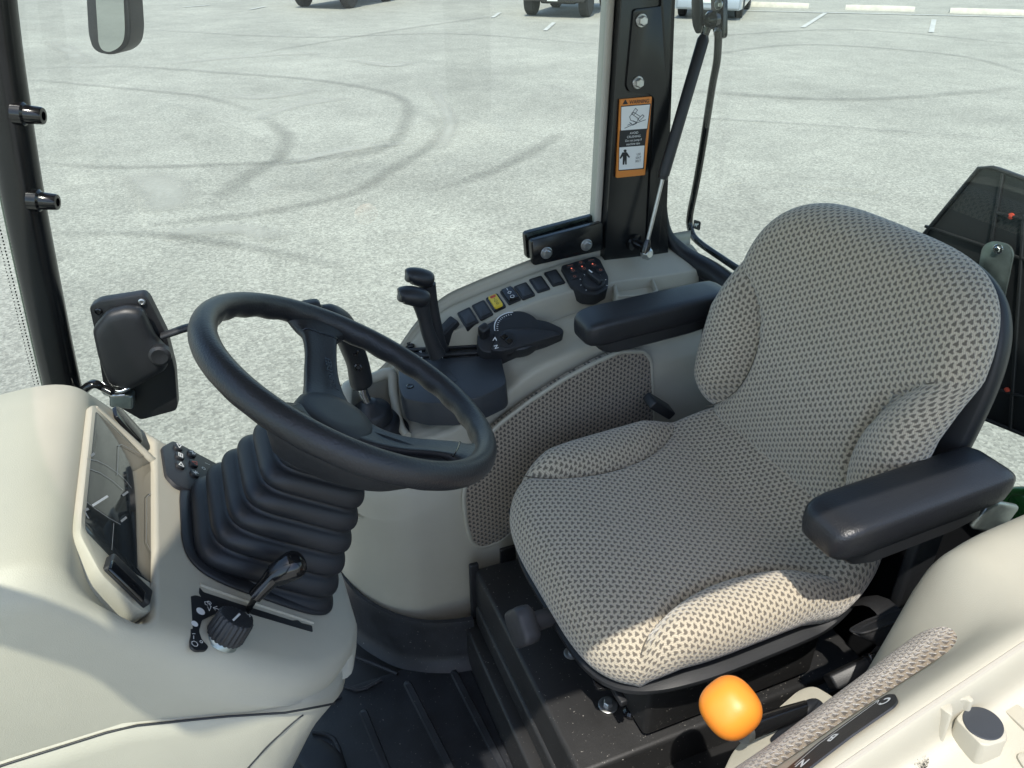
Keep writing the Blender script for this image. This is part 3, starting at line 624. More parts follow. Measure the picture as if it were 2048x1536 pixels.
# ================================================================ seat base
sb = thing('seat_base', 'black steel seat base box with zinc bolts on the cab floor', 'seat base', (.65, .82, .86))
rbox('box', (.66, .875, 1.0), (.585, .49, .29), 'black_dusty', sb, r=.009)
rbox('front_ledge', (.352, .80, .94), (.034, .62, .14), 'black_dusty', sb, r=.006)
rbox('front_channel', (.376, .795, 1.005), (.030, .62, .10), 'black_dusty', sb, r=.008)
rbox('side_plinth', (.69, .545, .97), (.62, .18, .20), 'black_dusty', sb, r=.008)
rbox('end_plate', (.366, 1.118, 1.03), (.02, .012, .26), 'black', sb, r=.003)
rbox('tab', (.442, 1.118, 1.15), (.035, .01, .06), 'black_gloss', sb, r=.003)
for px, py, r_ in ((1143, 1306, .0115), (1216, 1410, .0135), (1600, 1128, .012)):
    o = PZ(px, py, 1.148); bolt(sb, o, (0, 0, 1), r_*.62, washer=2.0, h=.008)
lathe('bolt', [(.014, 0), (.014, .006), (.010, .010), (.002, .011)], PZ(1262, 1425, 1.15), (0, 0, 1), 'black_gloss', sb, n=20)
# ================================================================ seat
seat = thing('driver_seat', 'grey-beige woven fabric driver seat with black armrests', 'seat', (.64, .82, 1.15))
def cushion(name, fr, out, H, er, side, m, parent, nth=200, nr=46, mask=None, mname='bolster', tuck=.02):
    P = out; L_ = np.linalg.norm(P, axis=1); D = P/L_[:, None]; V, UV, AB = [], [], []
    prof = [(s, None) for s in np.linspace(.02, 1, nr)**.8]
    rows = []
    for s, _ in prof: rows.append(((L_-er)*s, 0*L_, (L_-er)*s))
    for f in np.linspace(0, 1, 11)[1:]:
        a = f*math.pi/2; rows.append((L_-er+er*math.sin(a), 0*L_+er*(1-math.cos(a)), L_-er+er*a))
    for f in np.linspace(0, 1, 7)[1:]:
        rows.append((L_-tuck*f*f, 0*L_+er+side*f, L_-er+er*math.pi/2+side*f))
    n = len(P)
    for rad, drop, arc in rows:
        ab = D*rad[:, None]; h = np.array([H(a, b) for a, b in ab])-drop
        V.append(fr.o+ab[:, :1]*fr.ex+ab[:, 1:]*fr.ey+h[:, None]*fr.n); UV.append(D*arc[:, None]); AB.append(ab)
    arc = np.linalg.norm(UV[0], axis=1); UV = [D*arc[:, None]]
    for i in range(1, len(V)):
        arc = arc+np.linalg.norm(V[i]-V[i-1], axis=1); UV.append(D*arc[:, None])
    k = len(V); V = np.vstack(V); UV = np.vstack(UV); AB = np.vstack(AB); F1, F2 = [], []
    for i in range(k-1):
        for j in range(n):
            q = (i*n+j, i*n+(j+1) % n, (i+1)*n+(j+1) % n, (i+1)*n+j)
            (F2 if mask is not None and mask(*AB[list(q)].mean(0)) else F1).append(q)
    F1.append(tuple(range(n-1, -1, -1)))
    o = mesh(name, V, F1, m, parent, uv=UV)
    if mask is not None:
        for sgn in (-1, 1):
            Fs = [q for q in F2 if AB[list(q), mask.axis].mean()*sgn > 0]; ids = sorted({v for q in Fs for v in q}); mp = {v: i for i, v in enumerate(ids)}
            mesh(mname, V[ids], [tuple(mp[v] for v in q) for q in Fs], m, parent, uv=UV[ids])
    return o
def sup(t, p): c, s = np.cos(t), np.sin(t); return np.sign(c)*np.abs(c)**(2/p), np.sign(s)*np.abs(s)**(2/p)
TH = np.linspace(0, 2*math.pi, 200, endpoint=False)
cx, sx_ = sup(TH, 4.0)
outc = np.c_[np.where(cx < 0, cx*.242, cx*.300), sx_*(.256-.012*np.clip(-cx, 0, 1)**2)]
cfr = Fr((.622, .828, 1.440), (1, 0, .045), (0, 1, 0))
def seamc(a):
    s = np.clip((a+.195)/.355, 0, 1); return .258-.100*math.sin(math.pi*s)**.45
def Hc(a, b):
    h = -.012*math.exp(-(b/.12)**2-((a-.07)/.14)**2)-.030*max(0, (-a-.10)/.145)**2+.045*max(0, (a-.13)/.12)**1.5
    s = (a+.195)/.355
    if 0 < s < 1:
        t = abs(b)-seamc(a); q = min(1, 6*s*(1-s))
        if t > 0: h += q*.028*(1-math.exp(-(t/.017)**1.2))
        h -= q*.012*math.exp(-(t/.008)**2)
    return h
def maskc(a, b): return 0 < (a+.195)/.355 < 1 and abs(b) > seamc(a)
maskc.axis = 1
cushion('cushion', cfr, outc, Hc, .042, .050, 'fabric', seat, mask=maskc, nr=60)
trim = outc*1.012
RG = [[cfr.o+cfr.ex*p[0]*s+cfr.ey*p[1]*s+cfr.n*(h+.045*max(0, (p[0]-.13)/.12)**1.5-.030*max(0, (-p[0]-.10)/.145)**2) for p in trim] for s, h in ((.90, -.080), (.958, -.087), (.962, -.093), (.945, -.099), (.88, -.104))]
rings_mesh('pan_edge', RG, 'black', seat, auto=50)
# backrest
BU = nz(A(.16, 0, 1)); BN = nz(A(-1, 0, .16)); bkf = Fr((.872, .836, 1.682), np.cross(BU, BN), BU)
cx, sy_ = sup(TH, 4.0)
wtop = np.where(sy_ > 0, 1-.06*np.clip(sy_, 0, 1)**2, 1-.04*np.clip(-sy_, 0, 1)**2)
outb = np.c_[cx*.250*wtop, np.where(sy_ > 0, sy_*.232, sy_*.262)]
def seamb(w_):
    s = np.clip((w_+.225)/.315, 0, 1); return .254-.118*math.sin(math.pi*s)**.55
def Hb(b, w_):
    h = .014*math.exp(-((w_+.10)/.10)**2-(b/.2)**2)-.020*max(0, (w_-.06)/.17)**2 + .02*(abs(b)/.23)**2-.008
    s = (w_+.225)/.315
    if 0 < s < 1:
        t = abs(b)-seamb(w_); q = min(1, 5*s*(1-s))
        if t > 0: h += q*.040*(1-math.exp(-(t/.022)**1.2))
        h -= q*.016*math.exp(-(t/.010)**2)
    return h
def maskb(b, w_): return 0 < (w_+.225)/.315 < 1 and abs(b) > seamb(w_)
maskb.axis = 0
cushion('backrest', bkf, outb, Hb, .05, .030, 'fabric', seat, mask=maskb, nr=60)
RG = [[bkf.o+bkf.ex*p[0]*s+bkf.ey*p[1]*s+bkf.n*h for p in outb*1.012] for s, h in ((.945, -.066), (.968, -.071), (.975, -.079), (.965, -.090), (.91, -.102), (.5, -.115))]
rings_mesh('back_shell', RG, 'black', seat, auto=50)
for sg_ in (-1, 1):                                     # stitched seams round the bolsters
    tube('seam', [cfr.w(a_, sg_*seamc(a_), Hc(a_, seamc(a_))+.0004) for a_ in np.linspace(-.180, .145, 44)], .0011, 'fabric_seam', seat, n=6)
    tube('seam', [bkf.w(sg_*seamb(w_), w_, Hb(seamb(w_), w_)+.0004) for w_ in np.linspace(-.205, .075, 44)], .0011, 'fabric_seam', seat, n=6)
rbox('recline_bracket', (.905, .575, 1.45), (.05, .02, .16), 'black', seat, r=.006)
rbox('recline_bracket', (.905, 1.065, 1.45), (.05, .02, .16), 'black', seat, r=.006)
def armrest(x0, x1, yc, zc, w_, h_, dz):
    RG = []; xs = [x0, x0+.003, x0+.010, x0+.022, x0+.04, x0+.10, x1-.10, x1-.04, x1-.018, x1-.006, x1]
    sc = [.45, .66, .83, .94, 1, 1, 1, 1, .95, .8, .5]
    for x, s in zip(xs, sc):
        f = (x-x0)/(x1-x0); ring = []
        for t in np.linspace(0, 2*math.pi, 28, endpoint=False):
            c, q = sup(np.array([t]), 5.5); up = q[0]
            wv = w_*(1-.10*max(0, -up)); hh = h_*(1-.14*f if up < 0 else 1)
            ring.append((x, yc+c[0]*wv/2*(s**.7), zc+dz*f+up*hh/2*s-.006*(1-s)))
        RG.append(ring)
    ar = rings_mesh('armrest', RG, 'leather', seat, auto=70)
    RG = []
    for x, s in zip([x0+.035, x0+.045, x0+.07, x1-.10, x1-.05, x1-.03], [.5, .85, 1, 1, .9, .6]):
        f = (x-x0)/(x1-x0); RG.append([(x, yc+c*w_*.43*s, zc+dz*f-h_*.5*(1-.14*f)+.004+q*.016*s-.010) for c, q in ((1, 1), (1, -.6), (.8, -1), (-.8, -1), (-1, -.6), (-1, 1))])
    rings_mesh('armrest_shell', RG, 'black', ar, auto=40)
    return ar
armrest(.602, .925, 1.150, 1.642, .084, .056, .014)
armrest(.648, .955, .550, 1.622, .086, .060, .012)
rbox('armrest_bracket', (.955, .525, 1.572), (.075, .012, .05), 'galv', seat, r=.006, fr=Fr((0, 0, 0), (1, 0, -.45), (0, 1, 0)))
rbox('armrest_bracket', (.90, 1.12, 1.60), (.08, .012, .06), 'black', seat, r=.006)
# suspension under the cushion
rbox('suspension', (.66, .82, 1.245), (.34, .36, .17), 'black_dusty', seat, r=.01)
for y in (.655, .985): rbox('slide_rail', (.66, y, 1.325), (.44, .035, .028), 'black_gloss', seat, r=.004)
rbox('front_rail', (.448, .83, 1.318), (.016, .40, .03), 'black_gloss', seat, r=.004)
rbox('front_rail', (.438, .83, 1.285), (.012, .40, .012), 'black', seat, r=.003)
tube('slide_lever', [A(.47, 1.04, 1.315), A(.44, 1.05, 1.318), A(.428, 1.055, 1.322), A(.424, 1.05, 1.335)], .009, 'black', seat, step=4, ell=.7)
bq = [PZ(x, y, 1.300) for x, y in ((1160, 1318), (1198, 1330), (1262, 1358), (1256, 1370), (1205, 1378), (1192, 1375), (1182, 1352))]
fb_ = prism('front_bracket', rpoly(bq, .006), (0, 0, -.005), 'black_gloss', seat, bev=.001)
deck('slot', Fr((.4, .6, 1.3), (1, 0, 0), (0, 1, 0)), [(1206, 1349), (1219, 1360), (1224, 1368), (1216, 1368), (1205, 1357)], .0008, 'black', fb_, r=.004, bev=0, base=-.001)
kc = PY(1058, 1248, .80); kx = nz(A(-1, -.12, .10))
kn = []
kref = nz(np.cross(kx, A(0, 0, 1))); kup = np.cross(kref, kx)
for h, s in ((-.004, .8), (.0, .95), (.010, 1), (.020, 1), (.026, .94), (.028, .8)):
    kn.append([kc+kx*h+(kref*math.cos(t)+kup*math.sin(t))*.034*s*(1+.11*math.cos(4*t+.5)) for t in np.linspace(0, 2*math.pi, 40, endpoint=False)])
kb = rings_mesh('adjuster_knob', kn, 'knob_grey', seat, auto=50)
kfr = Fr(kc+kx*.028, kref, kup)
for a0 in (.5, 3.6): strokes('print', kfr, [circle(kfr, kfr.o, .020, 8, a0, a0+1.2), [kfr.w(.020*math.cos(a0+1.2)-.006, .020*math.sin(a0+1.2)), kfr.w(.020*math.cos(a0+1.2), .020*math.sin(a0+1.2)), kfr.w(.020*math.cos(a0+1.2)+.004, .020*math.sin(a0+1.2)-.006)]], .0022, 'white_print', kb, th=.0006)
tube('adjuster_shaft', [kc, kc-kx*.07], [.016, .0155], 'knob_grey', seat, n=20)
rbox('label_plate', (.4385, .80, 1.275), (.004, .03, .03), 'black_gloss', seat, r=.001)
# near seat belt
bl = thing('belt_buckle', 'seat belt buckle in a folded black fabric sleeve beside the cushion', 'seat belt', PY(1780, 1290, .51))
def P5(x, y, d=.50): return PY(x, y, d)
RG = []
for cx_, cy_, ax_, ay_, bx_, by_, dep in ((1762, 1243, 56, -20, 8, 9, .515), (1766, 1246, 57, -20, 10, 12, .512), (1774, 1254, 50, -17, 13, 17, .505), (1784, 1266, 42, -13, 13, 20, .50), (1792, 1280, 30, -10, 10, 16, .497), (1797, 1292, 18, -6, 7, 10, .496), (1800, 1300, 6, -2, 3, 4, .496)):
    ring = []
    for k in range(32):
        t = k/32*2*math.pi; c, s_ = sup(np.array([t]), 2.8); wv = 1+.05*math.sin(5*t+cy_*.2)
        ring.append(PY(cx_+(c[0]*ax_+s_[0]*bx_)*wv, cy_+(c[0]*ay_+s_[0]*by_)*wv, dep-.016*math.sin(t)))
    RG.append(ring)
rings_mesh('sleeve', RG, 'webbing', bl, auto=80)
tube('sleeve_hem', RG[0]+[RG[0][0]], .0020, 'webbing', bl, n=8)
bf = Fr(P5(1705, 1340, .50), nz(P5(1760, 1302, .50)-P5(1660, 1350, .51)), (0, -.6, 1))
rbox('buckle', P5(1708, 1342, .505), (.080, .048, .022), 'black', bl, r=.004, fr=bf)
rbox('buckle_button', P5(1742, 1318, .497), (.012, .040, .018), 'black_gloss', bl, r=.003, fr=bf)
tube('strap', [P5(1742, 1318, .50), P5(1760, 1298, .495), P5(1785, 1278, .486)], .006, 'webbing', bl, n=10, ell=.4, step=3)
tube('strap', [P5(1790, 1240, .53), P5(1740, 1200, .58), A(.80, .64, 1.32)], .020, 'webbing', bl, n=10, ell=.12, step=4)
fbk = thing('belt_latch', 'black seat belt latch between the cushion and the padded side wall', 'seat belt', PY(1310, 810, 1.10))
lf2 = Fr(PY(1312, 808, 1.11), nz(A(.6, 0, -.8)), (0, -1, .3))
rbox('latch_body', PY(1318, 812, 1.11), (.075, .034, .02), 'black', fbk, r=.004, fr=Fr((0, 0, 0), nz(A(.75, .1, -.62)), (0, 1, .2)))
rbox('latch_tongue', PY(1306, 805, 1.108), (.02, .02, .006), 'galv', fbk, r=.002, fr=Fr((0, 0, 0), nz(A(.75, .1, -.62)), (0, 1, .2)))
# loose harness and brackets beside the seat
wh = thing('wiring_harness', 'taped black wiring harness on the floor beside the orange lever', 'cable', PZ(1560, 1378, 1.1))
hp = [PZ(1500, 1365, 1.10), PZ(1530, 1372, 1.105), PZ(1560, 1375, 1.11), PZ(1600, 1385, 1.10), PZ(1640, 1400, 1.09)]
tube('cable', hp, .009, 'webbing', wh, n=10, step=6)
for k in range(5):
    q = catmull(hp, 6)[4+4*k]; lathe('tape_wrap', [(.008, -.006), (.0115, -.005), (.0115, .005), (.008, .006)], q, (1, -.1, 0), 'black', wh, n=12)
tube('wire', [PZ(1538, 1362, 1.115), PZ(1544, 1368, 1.122), PZ(1552, 1378, 1.12)], .003, 'orange_wire', wh, n=8, step=4)
sbk = prism('floor_bracket', rpoly([PZ(x, y, 1.13) for x, y in ((1560, 1350), (1655, 1300), (1664, 1310), (1652, 1342), (1690, 1375), (1640, 1392), (1590, 1378))], .005), (0, 0, -.006), 'black_dusty', None, bev=.001)
tag(sbk, 'dusty black steel bracket plate under the seat edge', 'bracket')
# ================================================================ dashboard
YC = .798
dash = thing('dashboard', 'cream plastic dashboard console with display and controls', 'dashboard', (-.2, YC, .88))
PR = [(-.85, 1.52), (-.70, 1.64), (-.55, 1.725), (-.42, 1.780), (-.32, 1.806), (-.26, 1.814), (-.222, 1.814), (-.200, 1.807), (-.188, 1.795), (-.183, 1.780), (-.174, 1.738), (-.160, 1.700), (-.150, 1.687), (-.130, 1.702), (-.120, 1.694), (-.09, 1.661), (-.04, 1.612), (.01, 1.563), (.045, 1.529), (.066, 1.506), (.076, 1.490), (.074, 1.474), (.060, 1.466)]
PR = np.array(PR); TN = np.gradient(PR, axis=0); TN /= np.linalg.norm(TN, axis=1)[:, None]; NO = np.c_[-TN[:, 1], TN[:, 0]]
def seamz(x): return float(np.interp(x, [-.85, -.5, -.3, -.18, -.09, 0, .04, .08], [1.50, 1.585, 1.602, 1.603, 1.572, 1.535, 1.49, 1.455]))
def hwx(x, r=1.0):
    if x < -.03: return .195
    return .195*max(.30, math.sqrt(max(.0, 1-((x+.03)/.117)**2)))
PRs = PR.copy(); ia, ib = 8, 14
for i in range(ia, ib+1): PRs[i] = PR[ia]+(PR[ib]-PR[ia])*(i-ia)/(ib-ia)
for _ in range(3): PRs[1:-1] = (PRs[:-2]+2*PRs[1:-1]+PRs[2:])/4
TN = np.gradient(PRs, axis=0); TN /= np.linalg.norm(TN, axis=1)[:, None]; NOs = np.c_[-TN[:, 1], TN[:, 0]]
RG = []
rr_ = .034
def dstation(fn): RG.append([fn(i) for i in range(len(PR))])
for sgn in (-1, 1):
    rows = []
    for f in (1.0, .66, .33):
        rows.append([A(PRs[i][0]-NOs[i][0]*rr_, YC+sgn*(hwx(PRs[i][0])+.003*math.sin(f*3.14)), min(PRs[i][1]-NOs[i][1]*rr_, seamz(PRs[i][0]-NOs[i][0]*rr_))*f+(PRs[i][1]-NOs[i][1]*rr_)*(1-f)) for i in range(len(PR))])
    for ph in (90, 72, 54, 36, 18, 0):
        a = R(ph); off = rr_*(1-math.cos(a)); wq = min(1, ph/36); Q = PR*(1-wq)+PRs*wq
        rows.append([A(Q[i][0]-NOs[i][0]*off, YC+sgn*(hwx(Q[i][0])-rr_+rr_*math.sin(a)), Q[i][1]-NOs[i][1]*off) for i in range(len(PR))])
    mid = [[A(PR[i][0], YC+sgn*(hwx(PR[i][0])-rr_)*e, PR[i][1]) for i in range(len(PR))] for e in (.75, .5, .25)]
    rows += mid
    if sgn == -1: RG += rows + [[A(PR[i][0], YC, PR[i][1]) for i in range(len(PR))]]
    else: RG += rows[::-1]
RG = np.array(RG); RG = np.array([catmull(r, 3) for r in RG])
rings_mesh('cowl', RG, 'cream', dash, closed=False, cap=False)
# lower casing under the seam
def outl(xr, hw, n=4):
    h = [(-.85, -hw), (-.6, -hw), (-.4, -hw), (-.25, -hw), (min(-.12, xr-.12), -hw*.99), (xr-.07, -hw*.93), (xr-.025, -hw*.72), (xr-.004, -hw*.4), (xr, 0)]
    h = h+[(x, -y) for x, y in h[-2::-1]]; return catmull(np.array(h), n)
RG = []
for xr, hw, zt, ins in ((.030, .180, .010, 1), (.045, .194, .002, 1), (.055, .202, -.006, 1), (.056, .206, -.020, 1), (.030, .206, 1.46, 0), (-.02, .200, 1.36, 0), (-.075, .19, 1.25, 0), (-.14, .175, 1.10, 0), (-.18, .17, .86, 0)):
    RG.append([A(x, YC+y, seamz(x)+zt if ins else min(zt, seamz(x)-.03)) for x, y in outl(xr, hw)])
lcs = rings_mesh('lower_casing', RG, 'cream', dash, closed=False, cap=False); hlc = caster(lcs)
drape('panel_gap', hlc, [(606, 1430), (592, 1440), (565, 1464), (530, 1498), (488, 1545)], .0011, 'black', dash)
pf = Fr((-.13, YC, 1.70), (1, 0, -.98), (0, 1, 0))                         # sloping control panel
lathe('blind_plug', [(.0085, -.004), (.0085, .001), (.0075, .002), (.001, .002)], PY(637, 1333, .672)+A(0.004, -.008, .004), nz(A(.35, -.8, .35)), 'warm_grey', dash, n=20)
sp_ = [A(x, YC-hwx(x)-.0035, seamz(x)-.001) for x in np.linspace(-.84, -.03, 30)]+[A(x, YC-hwx(x)-.0035, seamz(x)-.001) for x in (-.01, .01, .025)]
tube('seam_gap', sp_, .0013, 'black', dash, n=8)
# display
sf = Fr((-.137, YC, 1.7035), (0, 1, 0), (-.046, 0, .098))
bz = deck('bezel', sf, [(184, 808), (200, 808), (314, 918), (318, 1182), (306, 1226), (285, 1224), (205, 1150), (160, 1066), (160, 1036)], .0006, 'cream', dash, r=.010, bev=.004, base=-.045)
dsp = deck('display', sf, [(192, 822), (305, 930), (306, 1168), (228, 1120), (172, 1062), (171, 1040)], .0012, 'lens_screen', dash, r=.004, bev=.0004, base=-.012)
def sl(pts): return [sf.p(x, y, .0014) for x, y in pts]
gc = sf.p(172, 1012, .0014)
arc1 = [(173, 918), (195, 922), (215, 932), (235, 946), (250, 960), (262, 976)]; arc2 = [(173, 936), (200, 946), (225, 962), (245, 980)]; arc3 = [(170, 1002), (190, 1018), (215, 1035), (240, 1049)]
strokes('print', sf, [sl(arc1), sl(arc2), sl(arc3), sl([(237, 890), (234, 950)]), sl([(303, 975), (303, 985), (293, 994), (292, 1085), (302, 1105), (302, 1160)]), sl([(227, 1047), (223, 1100)]), sl([(237, 892), (242, 889), (295, 915), (303, 930), (303, 975)])], .0008, 'grey_print', dsp)
strokes('gauge_needle', sf, [sl([(184, 1012), (214, 993)])], .0026, 'white_print', dsp, th=.0008)
strokes('print', sf, [sl([(245, 991), (255, 984)]), sl([(242, 1043), (252, 1035)]), sl([(168, 1022), (176, 1036)]), sl([(171, 1020), (176, 1018)]), sl([(182, 912), (188, 907)])], .0026, 'grey_print', dsp)
RGb = []
lipw = [(190, 815), (306, 925), (311, 1170)]
tube('display_lip', [sf.p(192, 815, .0), sf.p(250, 868, .001), sf.p(298, 916, .003), sf.p(309, 934, .004), sf.p(311, 1040, .004), sf.p(311, 1172, .004)], [.0025, .004, .005, .005, .005, .005], 'cream', dash, n=12, step=5)
vfr = Fr(sf.w(0, 0, .002), sf.ex, sf.ey)
deck('switch_slot', vfr, [(231, 811), (244, 816), (282, 858), (286, 884), (276, 878), (235, 832)], .0012, 'black_gloss', dash, r=.003, bev=.0004, base=-.004)
# rocker switch by the display
rs = rbox('rocker_switch', sf.p(250, 1166, .0), (.060, .024, .018), 'black', dash, r=.003, fr=Fr(sf.o, sf.p(285, 1198)-sf.p(222, 1137), np.cross(sf.n, sf.p(285, 1198)-sf.p(222, 1137))))
rbox('rocker_face', sf.p(254, 1163, .0095), (.050, .017, .004), 'black_gloss', rs, r=.002, fr=Fr(sf.o, sf.p(285, 1198)-sf.p(222, 1137), np.cross(sf.n, sf.p(285, 1198)-sf.p(222, 1137))))
# button pad at the far side
kf = Fr(pf.w(0, 0, .004), pf.ex, pf.ey)
kp = thing('button_pad', 'small black pad of indicator buttons with key switch beside the boot', 'control panel', kf.p(380, 940))
deck('casing', kf, [(324, 893), (347, 880), (452, 936), (445, 1000), (352, 970), (333, 950)], .0035, 'black_soft', kp, r=.006, bev=.002, base=-.05)
icons = {0: [[(-.003, 0), (.003, .0025), (.003, -.0025), (-.003, 0)]], 1: [[(-.003, -.002), (.003, -.002), (.003, .002), (-.003, .002), (-.003, -.002)], [(-.003, 0), (.003, 0)]], 2: [[(.003, 0), (-.003, .0025), (-.003, -.0025), (.003, 0)]], 3: [[(-.003, 0), (.003, 0)], [(0, -.003), (0, .003)], [(-.002, -.002), (.002, .002)]], 4: [[(-.003, -.0025), (.003, -.0025), (0, .003), (-.003, -.0025)]], 5: [[(-.003, 0), (.003, 0)], [(0, -.003), (0, .003)], [(-.002, .002), (.002, -.002)]]}
for i, (px, py) in enumerate(((355, 896), (358, 914), (359, 932), (382, 909), (386, 929), (388, 949))):
    q = kf.p(px, py, .0035); f2 = Fr(q, (0, 1, 0), -kf.ex)
    b_ = pad('button', f2, q, .014, .013, .0035, 'black', kp, r=.006, bev=.0012)
    strokes('icon', f2, [[f2.w(u*1.35, v*1.35, .0035) for u, v in ln] for ln in icons[i]], .0015, 'red_print' if i == 4 else 'white_print', b_)
kq = kf.p(434, 950, .0035)
lathe('key_switch', [(.0135, -.002), (.0135, .003), (.0115, .004), (.011, .001), (.001, .001)], kq, kf.n, 'black_gloss', kp, n=28)
ks = rbox('key', kq+kf.n*.010, (.028, .007, .022), 'black_gloss', kp, r=.003, fr=kf.at(kq, .5)); rbox('key_edge', kq+kf.n*.0215, (.026, .0018, .002), 'chrome', ks, r=.0005, fr=kf.at(kq, .5))
strokes('print', kf, [circle(kf, kf.p(418, 958, .006), .0025, 10), circle(kf, kf.p(407, 937, .006), .0025, 10), [kf.p(410, 926, .006), kf.p(419, 930, .006)]], .0009, 'white_print', kp)
# lever slot and wiper knob on the panel
deck('lever_slot', pf, [(399, 1174), (407, 1184), (480, 1208), (585, 1241), (596, 1240), (603, 1246), (624, 1251), (626, 1264), (520, 1233), (405, 1196), (398, 1186)], .0008, 'black', dash, r=.002, bev=0, base=-.003)
rgl = [(400, 1170), (480, 1198), (560, 1224), (626, 1246)]
tube('slot_edge', [pf.p(x, y, .0003) for x, y in rgl], .0022, 'cream', dash, n=8, step=4)
dk = deck('wiper_legend', pf, [(380, 1193), (392, 1190), (440, 1206), (505, 1232), (507, 1244), (498, 1252), (480, 1240), (470, 1222), (430, 1228), (404, 1240), (398, 1262), (404, 1280), (417, 1292), (414, 1300), (392, 1301), (382, 1294)], .0008, 'black', dash, r=.003, bev=0, base=-.002)
pfl = Fr(pf.o, pf.ex, pf.ey)
def pl(pts): return [pf.p(x, y, .0008) for x, y in pts]
strokes('print', pf, [pl([(409, 1204), (417, 1204), (421, 1214)]), pl([(409, 1204), (410, 1209), (415, 1211)]), circle(pf, pf.p(418, 1206, .0008), .0024, 8), pl([(415, 1214), (418, 1222), (422, 1213)]), pl([(426, 1216), (441, 1220)]), pl([(426, 1216), (434, 1213)]), pl([(426, 1216), (431, 1221)]),
    pl([(488, 1230), (496, 1234), (500, 1246)]), circle(pf, pf.p(496, 1232, .0008), .0024, 8), pl([(494, 1240), (500, 1248)]), pl([(384, 1268), (390, 1268)]), pl([(387, 1272), (387, 1278)]), circle(pf, pf.p(389, 1288, .0008), .0035, 7), circle(pf, pf.p(402, 1284, .0008), .0015, 8)], .0007, 'white_print', dk)
for px, py, r_ in ((400, 1224, .0052), (388, 1249, .0040)): mesh('print', [p+pf.n*.0012 for p in circle(pf, pf.p(px, py), r_, 20)[:-1]], [tuple(range(20))], 'white_print', dk, smooth=False)
wk = thing('wiper_knob', 'ribbed round black knob with white pointer line on the panel', 'knob', pf.p(452, 1280))
wo = pf.p(446, 1276, 0)+A(0, 0, 0); wax = nz(pf.n*.9+A(.15, .2, .2))
kn = []
kr = nz(np.cross(wax, A(0, 1, 0))); ku = np.cross(wax, kr)
for h, s, e in ((.001, .90, 1), (.005, 1.0, 1), (.026, .96, 1), (.0275, .90, .3), (.0282, .60, 0), (.0282, .02, 0)):
    kn.append([wo+wax*h+(kr*math.cos(t)+ku*math.sin(t))*.0205*s*(1+.035*e*math.cos(22*t)) for t in np.linspace(0, 2*math.pi, 176, endpoint=False)])
wkb = rings_mesh('cap', kn, 'black_soft', wk, auto=40)
lathe('collar', [(.0190, -.004), (.0185, .001), (.017, .003)], wo, wax, 'galv', wk, n=28)
wf = Fr(wo+wax*.0284, (0, 1, 0), nz(np.cross(wax, A(0, 1, 0)))); wd = nz(pf.p(470, 1238)-pf.p(440, 1270)); wd = nz(wd-wax*(wd @ wax))
strokes('pointer', wf, [[wf.o-wd*.014, wf.o+wd*.006]], .0024, 'white_print', wkb, th=.0004)
# lever rising from the slot
hl = thing('shuttle_lever', 'glossy black lever with round knob rising from the dashboard slot', 'lever', pf.p(490, 1225))
l0 = pf.p(492, 1226, -.004); l1 = PY(516, 1186, .694)+A(0, 0, 0); l2 = PY(548, 1152, .700); l3 = PY(580, 1134, .700)
rbt = tube('flat_bar', [l0, l0+(l1-l0)*.5, l1], [.0085, .0085, .0085], 'black_paint', hl, n=4, ell=.35, updir=pf.n, smooth=False)
tube('neck', [l1-nz(l2-l1)*.006, l1+(l2-l1)*.5, l2, l2+(l3-l2)*.6], [.0085, .0095, .0115, .0135], 'black_gloss', hl, n=20, step=3)
k_ = l3; kd = nz(l3-l2); lathe('knob', [(.0135, -.020), (.0150, -.012), (.0165, -.003), (.0172, .004), (.0160, .010), (.0115, .0155), (.006, .0178), (.001, .0183)], k_, kd, 'black_gloss', hl, n=32, auto=60)
# ================================================================ steering column boot
WC = A(.122, .82, 1.816); WT = .56; WN = A(math.sin(WT), 0, math.cos(WT)); WA = A(math.cos(WT), 0, -math.sin(WT)); WB = A(0, 1, 0)
bt = thing('column_boot', 'pleated black rubber boot around the steering column', 'rubber boot', WC-WN*.27)
RG = []
NP = 7; tt = np.linspace(.283, .075, NP*10+1)
for k, t in enumerate(tt):
    f = k/(len(tt)-1); ph = (f*NP) % 1
    hx = .105*(1-f)+.054*f; hy = .092*(1-f**1.2)+.058*f**1.2
    wob = .0155*(1-.3*f)*(abs(math.sin(math.pi*f*NP))**.42-.78)
    if f > .90: wob *= (1-f)/.1
    skew = -.014*(1-f)
    ax_t = R(8)*(1-f)                                   # lower pleats lie nearer to the panel slope
    A2 = WA*math.cos(ax_t)-WN*math.sin(ax_t)*1.0; c = WC-WN*t+WA*(-.012*(1-f))
    ring = []
    for th in np.linspace(0, 2*math.pi, 72, endpoint=False):
        cc, ss = sup(np.array([th]), 5.6); ring.append(c+A2*(cc[0]*(hx+wob))+WB*(ss[0]*(hy+wob)))
    RG.append(ring)
rings_mesh('pleats', RG, 'rubber', bt)
RG = []
for s, h in ((.90, .001), (1.0, .001), (1.01, .003), (1.0, .005), (.92, .006)):
    RG.append([pf.w((cc*.110*s)-.0, ss*.099*s, h)+(WC-WN*.262+WA*-.012-pf.o)-pf.n*((WC-WN*.262+WA*-.012-pf.o) @ pf.n) for cc, ss in zip(*sup(np.linspace(0, 2*math.pi, 72, endpoint=False), 4.2))])
rings_mesh('boot_flange', RG, 'rubber', bt)
